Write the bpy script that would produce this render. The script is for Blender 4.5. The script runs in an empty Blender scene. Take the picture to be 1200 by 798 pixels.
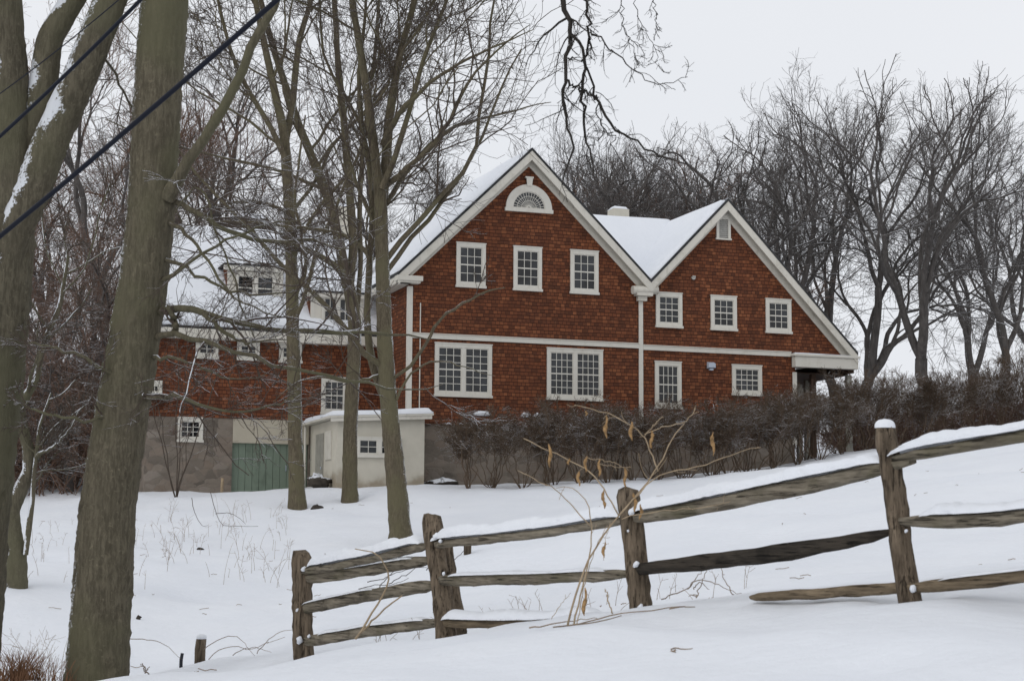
import bpy, math, random
import numpy as np
from mathutils import Vector

PI = math.pi
random.seed(7)
SC = bpy.context.scene
COL = SC.collection

# ------------------------------------------------------------------ survey of the place
# camera calibration (solved from the house's own parallel lines); the eye is the world origin,
# x to the right, y forward, z up.  at() turns a measured bearing and a distance into a point.
FPX, PITCH, ROLL, TH = 2096.86, 0.11964552, 0.00552963, 0.33824214
_cp, _sp, _cr, _sr = math.cos(PITCH), math.sin(PITCH), math.cos(ROLL), math.sin(ROLL)
_r = np.array([1, 0, 0.]); _u = np.array([0, -_sp, _cp]); FWD = np.array([0, _cp, _sp])
RIGHT = _cr * _r + _sr * _u; UP = -_sr * _r + _cr * _u
def ray(px, py): return FWD + RIGHT * (px - 600) / FPX - UP * (py - 399) / FPX
def at(px, py, Y):
    d = ray(px, py); return d * (Y / d[1])
C0 = np.array([-2.902, 50.0, 1.875])                 # left front corner of the main gable, on the ground
UA = np.array([math.cos(TH), math.sin(TH), 0]); WA = np.array([-math.sin(TH), math.cos(TH), 0])
def hw(u, w, z): return C0 + UA * u + WA * w + np.array([0, 0, z])

# ------------------------------------------------------------------ bookkeeping
def tag(o, label=None, cat=None, group=None, kind=None):
    if label: o['label'] = label
    if cat: o['category'] = cat
    if group: o['group'] = group
    if kind: o['kind'] = kind
    return o
def empty(name, loc=(0, 0, 0), rz=0):
    o = bpy.data.objects.new(name, None); COL.objects.link(o)
    o.location = loc; o.rotation_euler = (0, 0, rz); o.empty_display_size = .3
    return o
def thing(name, label, cat, loc=(0, 0, 0), rz=0, group=None):
    return tag(empty(name, loc, rz), label, cat, group)
def link(name, me, parent=None):
    o = bpy.data.objects.new(name, me); COL.objects.link(o)
    if parent is not None: o.parent = parent
    return o
def copy_tree(o, parent=None):
    c = o.copy(); COL.objects.link(c)
    if parent is not None: c.parent = parent
    for ch in o.children: copy_tree(ch, c)
    return c

def np_mesh(name, V, Q, mats, smooth=True, mi=None):
    V = np.asarray(V, np.float32); Q = np.asarray(Q, np.int32)
    me = bpy.data.meshes.new(name)
    me.vertices.add(len(V)); me.vertices.foreach_set('co', V.ravel())
    k = Q.shape[1]
    me.loops.add(Q.size); me.loops.foreach_set('vertex_index', Q.ravel())
    me.polygons.add(len(Q)); me.polygons.foreach_set('loop_start', np.arange(0, Q.size, k, dtype=np.int32))
    me.polygons.foreach_set('loop_total', np.full(len(Q), k, np.int32))
    if smooth: me.polygons.foreach_set('use_smooth', np.ones(len(Q), bool))
    if mi is not None: me.polygons.foreach_set('material_index', np.asarray(mi, np.int32))
    for m in mats: me.materials.append(m)
    me.update(calc_edges=True)
    return me

class MB:
    def __init__(s): s.v = []; s.f = []; s.m = []; s.sm = []
    def add(s, vs, fs, mi=0, sm=False):
        b = len(s.v); s.v += [tuple(map(float, p)) for p in vs]
        for f in fs: s.f.append([b + i for i in f]); s.m.append(mi); s.sm.append(sm)
    def box(s, x0, x1, y0, y1, z0, z1, mi=0):
        vs = [(x, y, z) for z in (z0, z1) for y in (y0, y1) for x in (x0, x1)]
        s.add(vs, [(0, 2, 3, 1), (4, 5, 7, 6), (0, 1, 5, 4), (2, 6, 7, 3), (0, 4, 6, 2), (1, 3, 7, 5)], mi)
    def prism(s, poly, w0, w1, mi=0, axis='w'):          # poly in (u,z) run along w, or in (w,z) run along u
        n = len(poly)
        if axis == 'w': vs = [(a, w0, b) for a, b in poly] + [(a, w1, b) for a, b in poly]
        else: vs = [(w0, a, b) for a, b in poly] + [(w1, a, b) for a, b in poly]
        fs = [tuple(range(n)), tuple(range(2 * n - 1, n - 1, -1))]
        fs += [(i, i + n, (i + 1) % n + n, (i + 1) % n) for i in range(n)]
        s.add(vs, fs, mi)
    def tube(s, pts, rad, k=8, mi=0, cap=True):
        P = np.array(pts, float)[None]; n = P.shape[1]
        R = np.array([rad] * n if np.isscalar(rad) else rad, float)[None]
        V, Q = tubes(P, R, k)
        b = len(s.v); s.v += [tuple(map(float, p)) for p in V]
        for q in Q: s.f.append([b + int(i) for i in q]); s.m.append(mi); s.sm.append(True)
        if cap:
            s.f.append([b + i for i in range(k)]); s.m.append(mi); s.sm.append(False)
            s.f.append([b + (n - 1) * k + i for i in range(k - 1, -1, -1)]); s.m.append(mi); s.sm.append(False)
    def build(s, name, mats, parent=None):
        me = bpy.data.meshes.new(name); me.from_pydata(s.v, [], s.f)
        for m in (mats if isinstance(mats, (list, tuple)) else [mats]): me.materials.append(m)
        me.polygons.foreach_set('material_index', np.array(s.m, np.int32))
        me.polygons.foreach_set('use_smooth', np.array(s.sm, bool))
        import bmesh
        bm = bmesh.new(); bm.from_mesh(me); bmesh.ops.recalc_face_normals(bm, faces=bm.faces); bm.to_mesh(me); bm.free()
        me.update()
        return link(name, me, parent)

def nrm(a): return a / np.maximum(np.linalg.norm(a, axis=-1, keepdims=True), 1e-9)
def tubes(P, R, k, rng=None, rough=0.):
    """P (B,n,3), R (B,n) -> vertices, quads of B tubes"""
    B, n, _ = P.shape
    T = np.empty_like(P); T[:, 1:-1] = P[:, 2:] - P[:, :-2]; T[:, 0] = P[:, 1] - P[:, 0]; T[:, -1] = P[:, -1] - P[:, -2]
    T = nrm(T); M = nrm(T.mean(1))
    ref = np.where(np.abs(M[:, 2:3]) < .7, np.array([[0, 0, 1.]]), np.array([[1., 0, 0]]))
    N = nrm(np.cross(T, ref[:, None, :])); Bn = np.cross(T, N)
    a = np.linspace(0, 2 * PI, k, endpoint=False)
    RR = R[:, :, None] * np.ones(k)
    if rng is not None and rough > 0: RR = RR * (1 + rough * rng.standard_normal(RR.shape))
    V = P[:, :, None, :] + RR[..., None] * (np.cos(a)[None, None, :, None] * N[:, :, None, :] + np.sin(a)[None, None, :, None] * Bn[:, :, None, :])
    i = np.arange(B * n * k).reshape(B, n, k)
    j = np.roll(i, -1, axis=2)
    Q = np.stack([i[:, :-1], j[:, :-1], j[:, 1:], i[:, 1:]], -1).reshape(-1, 4)
    return V.reshape(-1, 3), Q

# ------------------------------------------------------------------ materials
class NT:
    def __init__(s, name):
        s.mat = bpy.data.materials.new(name); s.mat.use_nodes = True
        s.t = s.mat.node_tree; s.t.nodes.clear()
        s.out = s.n('ShaderNodeOutputMaterial'); s.bsdf = s.n('ShaderNodeBsdfPrincipled')
        s.l(s.bsdf.outputs[0], s.out.inputs[0]); s.co = s.n('ShaderNodeTexCoord')
    def n(s, ty, **kw):
        nd = s.t.nodes.new(ty)
        for k, v in kw.items(): setattr(nd, k, v)
        return nd
    def l(s, a, b): s.t.links.new(a, b)
    def put(s, sock, v):
        if hasattr(v, 'is_linked'): s.l(v, sock)
        else: sock.default_value = v
    def math(s, op, a, b=None, c=None, clamp=False):
        nd = s.n('ShaderNodeMath', operation=op, use_clamp=clamp); s.put(nd.inputs[0], a)
        if b is not None: s.put(nd.inputs[1], b)
        if c is not None: s.put(nd.inputs[2], c)
        return nd.outputs[0]
    def noise(s, scale, detail=3, vec=None, rough=.55, out=0):
        nd = s.n('ShaderNodeTexNoise'); nd.inputs['Scale'].default_value = scale; nd.inputs['Detail'].default_value = detail
        nd.inputs['Roughness'].default_value = rough
        s.l(vec if vec is not None else s.co.outputs['Object'], nd.inputs['Vector']); return nd.outputs[out]
    def mapping(s, scale, vec=None):
        nd = s.n('ShaderNodeMapping'); nd.inputs['Scale'].default_value = scale
        s.l(vec if vec is not None else s.co.outputs['Object'], nd.inputs['Vector']); return nd.outputs[0]
    def ramp(s, fac, stops):
        nd = s.n('ShaderNodeValToRGB'); s.l(fac, nd.inputs[0]); e = nd.color_ramp.elements
        while len(e) < len(stops): e.new(.5)
        for i, (p, c) in enumerate(stops): e[i].position = p; e[i].color = (*c, 1) if len(c) == 3 else c
        return nd.outputs[0]
    def mix(s, fac, a, b, mode='MIX'):
        nd = s.n('ShaderNodeMix', data_type='RGBA', blend_type=mode); s.put(nd.inputs[0], fac)
        for i, v in ((6, a), (7, b)): s.put(nd.inputs[i], v if hasattr(v, 'is_linked') else (*v, 1))
        return nd.outputs[2]
    def step(s, v, lo, hi):
        nd = s.n('ShaderNodeMapRange', interpolation_type='SMOOTHSTEP'); s.put(nd.inputs[0], v)
        nd.inputs[1].default_value = lo; nd.inputs[2].default_value = hi; return nd.outputs[0]
    def bump(s, h, strength=.4, dist=.02):
        nd = s.n('ShaderNodeBump'); nd.inputs['Strength'].default_value = strength; nd.inputs['Distance'].default_value = dist
        s.l(h, nd.inputs['Height']); s.l(nd.outputs[0], s.bsdf.inputs['Normal'])
    def done(s, col, rough=.85, spec=.25):
        s.put(s.bsdf.inputs['Base Color'], col if hasattr(col, 'is_linked') else (*col, 1))
        s.put(s.bsdf.inputs['Roughness'], rough); s.put(s.bsdf.inputs['Specular IOR Level'], spec); return s.mat

SNOW_C = (.76, .785, .825)
def m_plain(name, c, rough=.7, var=.12, scale=6, spec=.25):
    t = NT(name); f = t.noise(scale, 4)
    return t.done(t.ramp(f, [(.25, tuple(x * (1 - var) for x in c)), (.75, tuple(x * (1 + var) for x in c))]), rough, spec)
def m_snow(name):
    t = NT(name); pos = t.n('ShaderNodeNewGeometry').outputs['Position']
    a = t.noise(.5, 4, pos); b = t.noise(9, 5, pos); c = t.noise(70, 2, pos)
    h = t.math('ADD', t.math('MULTIPLY', b, .6), t.math('MULTIPLY', c, .12)); h = t.math('ADD', h, t.math('MULTIPLY', a, 1.5))
    d = t.noise(240, 2, pos); h = t.math('ADD', h, t.math('MULTIPLY', d, .05)); e = t.noise(2.6, 3, pos); h = t.math('ADD', h, t.math('MULTIPLY', e, 1.2))
    t.bump(h, .55, .04)
    return t.done(t.ramp(a, [(.3, (.74, .765, .81)), (.7, (.785, .805, .84))]), .75, .2)
def m_bark(name, dark, light, moss=None, snow=.5, scale=1., edge=.0, grain=(9, 9, 1.6), wind=0., fine=0, lee=-1):
    """bark with snow lying on upward faces and blown against the sides"""
    t = NT(name); g = t.n('ShaderNodeNewGeometry'); pos = g.outputs['Position']
    v = t.mapping(tuple(x * scale for x in grain), pos)
    n1 = t.noise(1.6, 6, v, .65); n2 = t.noise(1.1 * scale, 3, pos)
    col = t.ramp(n1, [(.3, dark), (.72, light)]) if not fine else t.ramp(n1, [(.2, tuple(a * .45 + b * .4 for a, b in zip(dark, light))), (.7, light)])
    if fine:
        n3 = t.noise(1.0, 8, t.mapping((38, 38, 7), pos), .75); n4 = t.noise(26, 4, pos, .7); n5 = t.noise(3.3, 4, t.mapping((1, 1, .5), pos))
        col = t.mix(t.math('ADD', .45, t.math('MULTIPLY', t.step(n3, .40, .60), .55)), tuple(x * .6 for x in dark), col); col = t.mix(t.math('MULTIPLY', t.step(n4, .56, .70), .45), col, tuple(x * 1.5 for x in light))
        col = t.mix(t.math('MULTIPLY', t.step(n5, .5, .68), .5), col, tuple(x * .6 for x in light)); n1 = t.math('ADD', t.math('MULTIPLY', n1, .6), t.math('MULTIPLY', n3, .8))
    if moss: col = t.mix(t.math('MULTIPLY', t.step(n2, .42, .66), .75), col, moss)
    t.bump(n1, .8, .03 / scale)
    sx = t.n('ShaderNodeSeparateXYZ'); t.l(g.outputs['Normal'], sx.inputs[0])
    sp = t.noise(48 if fine else 22, 4, pos, .65); nb = t.noise(1.7, 2, pos)
    up = t.math('ADD', sx.outputs[2], t.math('MULTIPLY', t.math('SUBTRACT', nb, .5), 1.1))
    up = t.math('ADD', up, t.math('MULTIPLY', t.math('SUBTRACT', sp, .5), .7))
    f = t.step(up, 1.02 - .45 * snow, 1.2 - .45 * snow)
    if edge:
        side = t.math('MULTIPLY', sx.outputs[0], -1 if lee < 0 else 1)
        e = t.math('ADD', side, t.math('MULTIPLY', t.math('SUBTRACT', sp, .5), 1.5))
        e = t.math('ADD', e, t.math('MULTIPLY', t.math('SUBTRACT', nb, .5), .7))
        f = t.math('MAXIMUM', f, t.math('MULTIPLY', t.step(e, 1.16 - .22 * edge, 1.3 - .22 * edge), .85))
    if wind:
        dt = t.n('ShaderNodeVectorMath', operation='DOT_PRODUCT'); t.l(g.outputs['Normal'], dt.inputs[0]); dt.inputs[1].default_value = (-.62, -.42, .66)
        e = t.math('ADD', dt.outputs['Value'], t.math('MULTIPLY', t.math('SUBTRACT', t.noise(2.3, 4, pos), .5), 2.6)); e = t.math('ADD', e, t.math('MULTIPLY', t.math('SUBTRACT', sp, .5), 1.1))
        f = t.math('MAXIMUM', f, t.math('MULTIPLY', t.step(e, 1.12 - .4 * wind, 1.25 - .4 * wind), .9))
    return t.done(t.mix(f, col, SNOW_C), .9, .15)

def m_shingle():
    t = NT('cedar shingles')
    s = t.n('ShaderNodeSeparateXYZ'); t.l(t.co.outputs['Object'], s.inputs[0])
    n = t.n('ShaderNodeSeparateXYZ'); t.l(t.co.outputs['Normal'], n.inputs[0])
    side = t.math('GREATER_THAN', t.math('ABSOLUTE', n.outputs[0]), .7)
    mx = t.n('ShaderNodeMix'); t.l(side, mx.inputs[0]); t.l(s.outputs[0], mx.inputs[2]); t.l(s.outputs[1], mx.inputs[3])
    c = t.n('ShaderNodeCombineXYZ'); t.l(mx.outputs[0], c.inputs[0])
    wob = t.math('MULTIPLY', t.math('SUBTRACT', t.noise(1.1, 2), .5), .05)
    t.l(t.math('ADD', s.outputs[2], wob), c.inputs[1])
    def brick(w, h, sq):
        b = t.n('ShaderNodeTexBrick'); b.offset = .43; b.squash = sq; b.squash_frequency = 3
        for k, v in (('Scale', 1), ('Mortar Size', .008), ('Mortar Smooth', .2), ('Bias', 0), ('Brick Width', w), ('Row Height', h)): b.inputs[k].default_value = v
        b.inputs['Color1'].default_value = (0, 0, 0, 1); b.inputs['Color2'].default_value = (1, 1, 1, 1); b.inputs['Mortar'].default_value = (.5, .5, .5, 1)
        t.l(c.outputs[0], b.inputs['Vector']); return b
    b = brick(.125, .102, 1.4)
    tone = t.ramp(b.outputs[0], [(0, (.085, .032, .017)), (.3, (.135, .046, .022)), (.7, (.175, .059, .027)), (1, (.25, .092, .041))])
    st = t.noise(.9, 5, t.mapping((1, 1, 2.2)), .65)
    stain = t.step(st, .36, .62)
    col = t.mix(t.math('SUBTRACT', 1, stain), tone, (.085, .030, .022))
    col = t.mix(t.math('MULTIPLY', t.math('SUBTRACT', 1, stain), .34), tone, (.085, .036, .022))
    f2 = t.noise(5, 4); col = t.mix(t.math('MULTIPLY', t.step(f2, .54, .72), .38), col, (.085, .033, .021))
    f3 = t.noise(3.1, 3); col = t.mix(t.math('MULTIPLY', t.step(f3, .62, .75), .35), col, (.36, .15, .08))
    col = t.mix(t.math('MULTIPLY', b.outputs[1], .8), col, (.035, .013, .01))  # dark gaps between shingles, also painting in the shadow under each row
    row = t.math('FRACT', t.math('DIVIDE', t.math('ADD', s.outputs[2], wob), .102))
    h = t.math('SUBTRACT', t.math('SUBTRACT', 1, row), t.math('MULTIPLY', b.outputs[1], .8))
    h = t.math('ADD', h, t.math('MULTIPLY', b.outputs[0], .5))
    t.bump(h, .9, .02)
    return t.done(col, .88, .2)
def m_stone():
    t = NT('rubble stone'); v = t.n('ShaderNodeTexVoronoi'); v.inputs['Scale'].default_value = 3.2
    w = t.n('ShaderNodeTexVoronoi', feature='DISTANCE_TO_EDGE'); w.inputs['Scale'].default_value = 3.2
    m = t.mapping((1, 1, 1.5)); nz = t.noise(2.5, 2, m, out=1); vv = t.n('ShaderNodeVectorMath', operation='MULTIPLY_ADD')
    t.l(nz, vv.inputs[0]); vv.inputs[1].default_value = (.25, .25, .25); t.l(m, vv.inputs[2])
    t.l(vv.outputs[0], v.inputs[0]); t.l(vv.outputs[0], w.inputs[0])
    sc = t.n('ShaderNodeSeparateColor'); t.l(v.outputs[1], sc.inputs[0])
    col = t.ramp(sc.outputs[0], [(0, (.13, .112, .094)), (.5, (.30, .255, .21)), (.8, (.25, .195, .155)), (1, (.33, .29, .25))])
    col = t.mix(.5, col, t.ramp(t.noise(2.1, 7, t.mapping((1, 1, 1.8)), .7), [(.3, (.10, .085, .07)), (.7, (.19, .16, .13))]))
    e = t.step(w.outputs[0], .0, .07); col = t.mix(t.math('MULTIPLY', t.math('SUBTRACT', 1, e), .22), col, (.21, .19, .165))
    t.bump(t.math('ADD', t.math('MULTIPLY', e, .25), t.math('MULTIPLY', t.noise(9, 6), .9)), .8, .04)
    return t.done(col, .95, .15)
def m_stucco(name, a, b, stain):
    t = NT(name); f = t.noise(1.3, 6, None, .65); col = t.ramp(f, [(.3, a), (.7, b)])
    s = t.n('ShaderNodeSeparateXYZ'); t.l(t.co.outputs['Object'], s.inputs[0])
    g = t.math('ADD', s.outputs[2], t.math('MULTIPLY', t.noise(2.2, 5), -1.1))
    col = t.mix(t.math('MULTIPLY', t.math('SUBTRACT', 1, t.step(g, -.55, -.1)), .7), col, stain)
    t.bump(t.noise(30, 3), .3, .01)
    return t.done(col, .9, .15)
def m_paint(name, c, dirt=(.42, .38, .30), amt=.35):
    t = NT(name); f = t.noise(2.3, 6, None, .7); g = t.noise(9, 3, t.mapping((1, 1, .25)))
    col = t.mix(t.math('MULTIPLY', t.step(f, .5, .75), amt), c, dirt)
    col = t.mix(t.math('MULTIPLY', t.step(g, .55, .75), amt * .6), col, dirt)
    return t.done(col, .6, .3)
def m_wood(name, dark, light, green=None):
    t = NT(name); g = t.n('ShaderNodeNewGeometry')
    v = t.mapping((1.2, 14, 14))
    n = t.noise(2.2, 6, v, .7); n2 = t.noise(3, 3)
    col = t.ramp(n, [(.28, dark), (.5, tuple((a + b) / 2 for a, b in zip(dark, light))), (.74, light)])
    if green: col = t.mix(t.math('MULTIPLY', t.step(n2, .5, .68), .6), col, green)
    n3 = t.noise(5, 3); col = t.mix(t.math('MULTIPLY', t.step(n3, .58, .75), .5), col, tuple(x * .35 for x in dark)); n4 = t.noise(1.5, 5, t.mapping((2.2, 42, 42)), .7); col = t.mix(t.math('MULTIPLY', t.step(n4, .56, .66), .75), col, tuple(x * .3 for x in dark)); n = t.math('SUBTRACT', n, t.math('MULTIPLY', t.step(n4, .55, .66), .6))
    t.bump(n, .9, .012)
    return t.done(col, .9, .15)
def m_glass():
    t = NT('window glass'); g = t.n('ShaderNodeNewGeometry'); f = t.noise(1.7, 2, g.outputs['Position'])
    t.bump(t.noise(2.6, 2), .12, .05)
    t.bsdf.inputs['IOR'].default_value = 1.5
    return t.done(t.ramp(f, [(.38, (.002, .0025, .003)), (.7, (.028, .032, .036))]), .06, .55)  # uneven pane reflections imitated by noise in the base colour
def m_roof():
    t = NT('roof shingles'); return t.done(t.ramp(t.noise(4, 5), [(.3, (.025, .026, .027)), (.7, (.06, .06, .06))]), .9, .2)

M = {}
M['snow'] = m_snow('snow')
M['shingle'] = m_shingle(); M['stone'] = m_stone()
M['cream'] = m_stucco('cream stucco', (.50, .47, .395), (.60, .565, .48), (.22, .17, .11))
M['lintel'] = m_stucco('lintel concrete', (.40, .36, .29), (.48, .44, .35), (.3, .25, .18))
M['white'] = m_paint('white trim', (.64, .615, .55)); M['rake'] = m_paint('weathered rake', (.62, .59, .52), (.36, .33, .26), .5)
M['glass'] = m_glass(); M['roof'] = m_roof()
M['green'] = m_paint('green door paint', (.17, .215, .165), (.09, .115, .085), .7)
M['louver'] = m_plain('louver grey', (.42, .41, .38), .6)
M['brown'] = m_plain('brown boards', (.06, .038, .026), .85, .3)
M['chim_stone'] = m_plain('dark chimney stone', (.062, .05, .04), .95, .45, 4)
M['lampgrey'] = m_plain('lamp housing', (.45, .50, .58), .4, .05)
M['door_grey'] = m_plain('grey boards', (.30, .29, .25), .8, .2)
M['bark_big'] = m_bark('maple bark', (.062, .053, .037), (.168, .146, .102), (.120, .114, .068), snow=.35, edge=.8, fine=1)
M['bark_fork'] = m_bark('maple bark snowy', (.060, .052, .037), (.162, .142, .10), (.116, .110, .068), snow=.6, edge=.7, wind=1.05, fine=1)
M['bark_mid'] = m_bark('mossy bark', (.056, .045, .030), (.158, .132, .090), (.124, .112, .066), snow=.5, edge=.65, scale=1.3, fine=1, lee=1)
M['bark_far'] = m_bark('hazed grey bark', (.056, .051, .048), (.14, .127, .118), None, snow=.62, edge=.25, scale=.6)  # bark colour lightened to imitate haze over distance
M['twig'] = m_bark('twigs', (.045, .035, .027), (.115, .092, .074), None, snow=.55)
M['twig_snowy'] = m_bark('snow lined twigs', (.045, .034, .027), (.12, .092, .074), None, snow=.85)
M['twig_far'] = m_bark('hazed far twigs', (.075, .067, .063), (.15, .135, .126), None, snow=.5)  # twig tone paled in place of distance haze
M['twig_brown'] = m_bark('brown twigs', (.11, .066, .047), (.21, .138, .102), None, snow=.62)
M['hedge_twig'] = m_bark('hedge twigs', (.066, .047, .033), (.155, .112, .079), None, snow=.66)
M['hedge_red'] = m_bark('red brown hedge twigs', (.085, .052, .038), (.17, .108, .080), None, snow=.5)
M['twig_dark'] = m_bark('dark wet branch', (.018, .016, .014), (.058, .051, .044), None, snow=.2)
M['straw'] = m_plain('dry stems', (.34, .26, .17), .8, .25, 20); M['pod'] = m_plain('dry seed pods', (.30, .185, .085), .9, .55, 45)
M['grass'] = m_plain('dead grass', (.17, .09, .05), .9, .4, 15)
M['weed'] = m_plain('dead weed stalks', (.27, .21, .16), .9, .3, 15)
M['post'] = m_wood('weathered post', (.040, .029, .020), (.165, .125, .086)); M['rail'] = m_wood('weathered rail', (.036, .029, .021), (.34, .295, .225), (.11, .10, .06))
M['rail_dark'] = m_wood('darker rail', (.012, .011, .010), (.075, .062, .048)); M['rail_tan'] = m_wood('tan rail', (.06, .045, .03), (.29, .225, .15))  # rail_dark: a darker wood tone for one middle rail
M['cable'] = m_plain('black cable', (.012, .014, .02), .45, .2, 10, .4)
M['rock'] = m_plain('dark rock', (.05, .042, .035), .95, .3, 8)

# ------------------------------------------------------------------ terrain
def tps_fit(X, Z, lam=.02):
    n = len(X); d = np.linalg.norm(X[:, None] - X[None], axis=-1)
    K = np.where(d > 0, d * d * np.log(d + 1e-12), 0) + lam * np.eye(n) * 50
    Pm = np.c_[np.ones(n), X]; A = np.block([[K, Pm], [Pm.T, np.zeros((3, 3))]])
    s = np.linalg.solve(A, np.r_[Z, 0, 0, 0]); return s[:n], s[n:]
_cp_ = [at(*a) for a in [
    (600, 798, 8.2), (1100, 798, 6.8), (300, 798, 11.5), (850, 770, 8.3),
    (1066, 699, 9.5), (749, 719, 11.5), (523, 741, 13.4), (357, 759, 15.3), (235, 773, 16.6), (150, 792, 17.2),
    (113, 816, 15.0), (30, 806, 14.5), (-60, 830, 15.5),
    (250, 764, 19.5), (110, 775, 20), (450, 741, 18.8), (640, 716, 17), (900, 694, 15.2), (1150, 664, 13.5),
    (250, 705, 26), (22, 672, 24), (100, 645, 31), (470, 634, 35), (700, 628, 28), (1000, 605, 25), (1180, 585, 24),
    (349, 588, 44), (410, 582, 45), (275, 575, 51), (170, 579, 49.5), (70, 589, 48), (0, 598, 46),
    (560, 574, 46), (700, 567, 47), (880, 555, 48.5), (1000, 528, 50.5), (1080, 519, 51.4), (1200, 503, 53)]]
_cp_ = [tuple(p) for p in _cp_] + [tuple(hw(0, 0, 0)), tuple(hw(-2.2, -.8, -.08)), tuple(hw(.3, -.8, 0)), tuple(hw(-4, 2.4, -.03)), tuple(hw(12, 0, .85)), tuple(hw(6, 5, .8)),
    (0, 0, -1.6), (-5, 1, -1.7), (5, 1, -1.5), (0, 4, -1.15), (-4, 6, -1.3), (3.5, 4.5, -.95),
    (-32, 75, 4.5), (-15, 85, 5), (0, 85, 5.5), (20, 85, 5), (40, 85, 5.5), (-40, 110, 8), (-12, 110, 7.5), (18, 110, 7.5), (55, 110, 7.5),
    (0, 150, 10), (-80, 150, 12), (80, 150, 10), (0, 260, 13), (-200, 260, 15), (200, 260, 13), (-40, 45, 2.5), (40, 45, 4.5), (-40, 15, -.6), (40, 15, .8),
    (0, -25, -1.7), (-40, -25, -1.7), (40, -25, -1.4), (-200, 50, 6), (200, 50, 8), (-200, -40, -2), (200, -40, 0)]
_X = np.array([p[:2] for p in _cp_]); _Z = np.array([p[2] for p in _cp_]); _w, _a = tps_fit(_X, _Z)
_nr = np.random.default_rng(3)
_waves = [(_nr.uniform(0, 2 * PI), _nr.uniform(0, 2 * PI), s) for s in (9, 6, 4.1, 2.7, 1.9, 1.3, .9, .62)]
WELLS = []
for _px, _Y, _rr, _d in [(1066, 9.55, .22, -.05), (1066, 9.3, .5, .045), (749, 11.55, .22, -.05), (749, 11.3, .5, .04), (523, 13.45, .22, -.05), (357, 15.35, .25, -.05), (113, 14.7, .6, -.10), (471, 34.7, .8, -.12), (410, 44.7, .8, -.10), (349, 43.7, .8, -.12), (22, 23.8, .5, -.08),
                         (620, 9.6, .7, .05), (900, 8.4, .55, .04), (430, 12.2, .8, .05), (1010, 7.6, .45, -.035), (760, 8.3, .5, -.03), (560, 10.6, .6, -.04)]:
    WELLS.append((at(_px, 600, _Y)[0], _Y, _rr, _d))
for _k in range(150):
    _px = _nr.uniform(-60, 1250); _Y = 13.5 + 33 * _nr.random() ** 1.3; WELLS.append(((_px - 600) / FPX * _Y, _Y, _nr.uniform(.25, .9), _nr.uniform(-.045, .055)))
for _k in range(40):
    _px = _nr.uniform(200, 1250); _Y = _nr.uniform(7.6, 12.5); WELLS.append(((_px - 600) / FPX * _Y, _Y, _nr.uniform(.18, .5), _nr.uniform(-.016, .02)))
def ground(x, y):
    x = np.asarray(x, float); y = np.asarray(y, float); sh = x.shape; q = np.stack([x.ravel(), y.ravel()], -1)
    out = np.empty(len(q))
    for i in range(0, len(q), 20000):
        s = q[i:i + 20000]; d2 = ((s[:, None] - _X[None]) ** 2).sum(-1)
        out[i:i + 20000] = (.5 * d2 * np.log(d2 + 1e-12)) @ _w + _a[0] + s @ _a[1:]
    for ph, an, s in _waves:
        k = 2 * PI / s; out += .0075 * s ** .8 * np.sin(k * (q[:, 0] * math.cos(an) + q[:, 1] * math.sin(an)) + ph)
    for wx, wy, wr, wd in WELLS: out += wd * np.exp(-((q[:, 0] - wx) ** 2 + (q[:, 1] - wy) ** 2) / wr ** 2)
    return out.reshape(sh)
def gz(x, y): return float(ground(np.array([x]), np.array([y]))[0])
def on_ground(px, Y, dz=0):
    """the point of the ground on a bearing px at forward distance Y"""
    x = at(px, 600, Y)[0]; return np.array([x, Y, gz(x, Y) + dz])

gx = np.sinh(np.linspace(-4.6, 4.6, 420)) * 3.6
gy = 10 + np.sinh(np.linspace(-2.95, 4.6, 480)) * 5.3
XX, YY = np.meshgrid(gx, gy); ZZ = ground(XX, YY)
V = np.stack([XX, YY, ZZ], -1).reshape(-1, 3); i = np.arange(len(V)).reshape(XX.shape)
Q = np.stack([i[:-1, :-1], i[:-1, 1:], i[1:, 1:], i[1:, :-1]], -1).reshape(-1, 4)
tag(link('snowy_ground', np_mesh('snowy_ground', V, Q, [M['snow']])), kind='structure')

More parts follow.
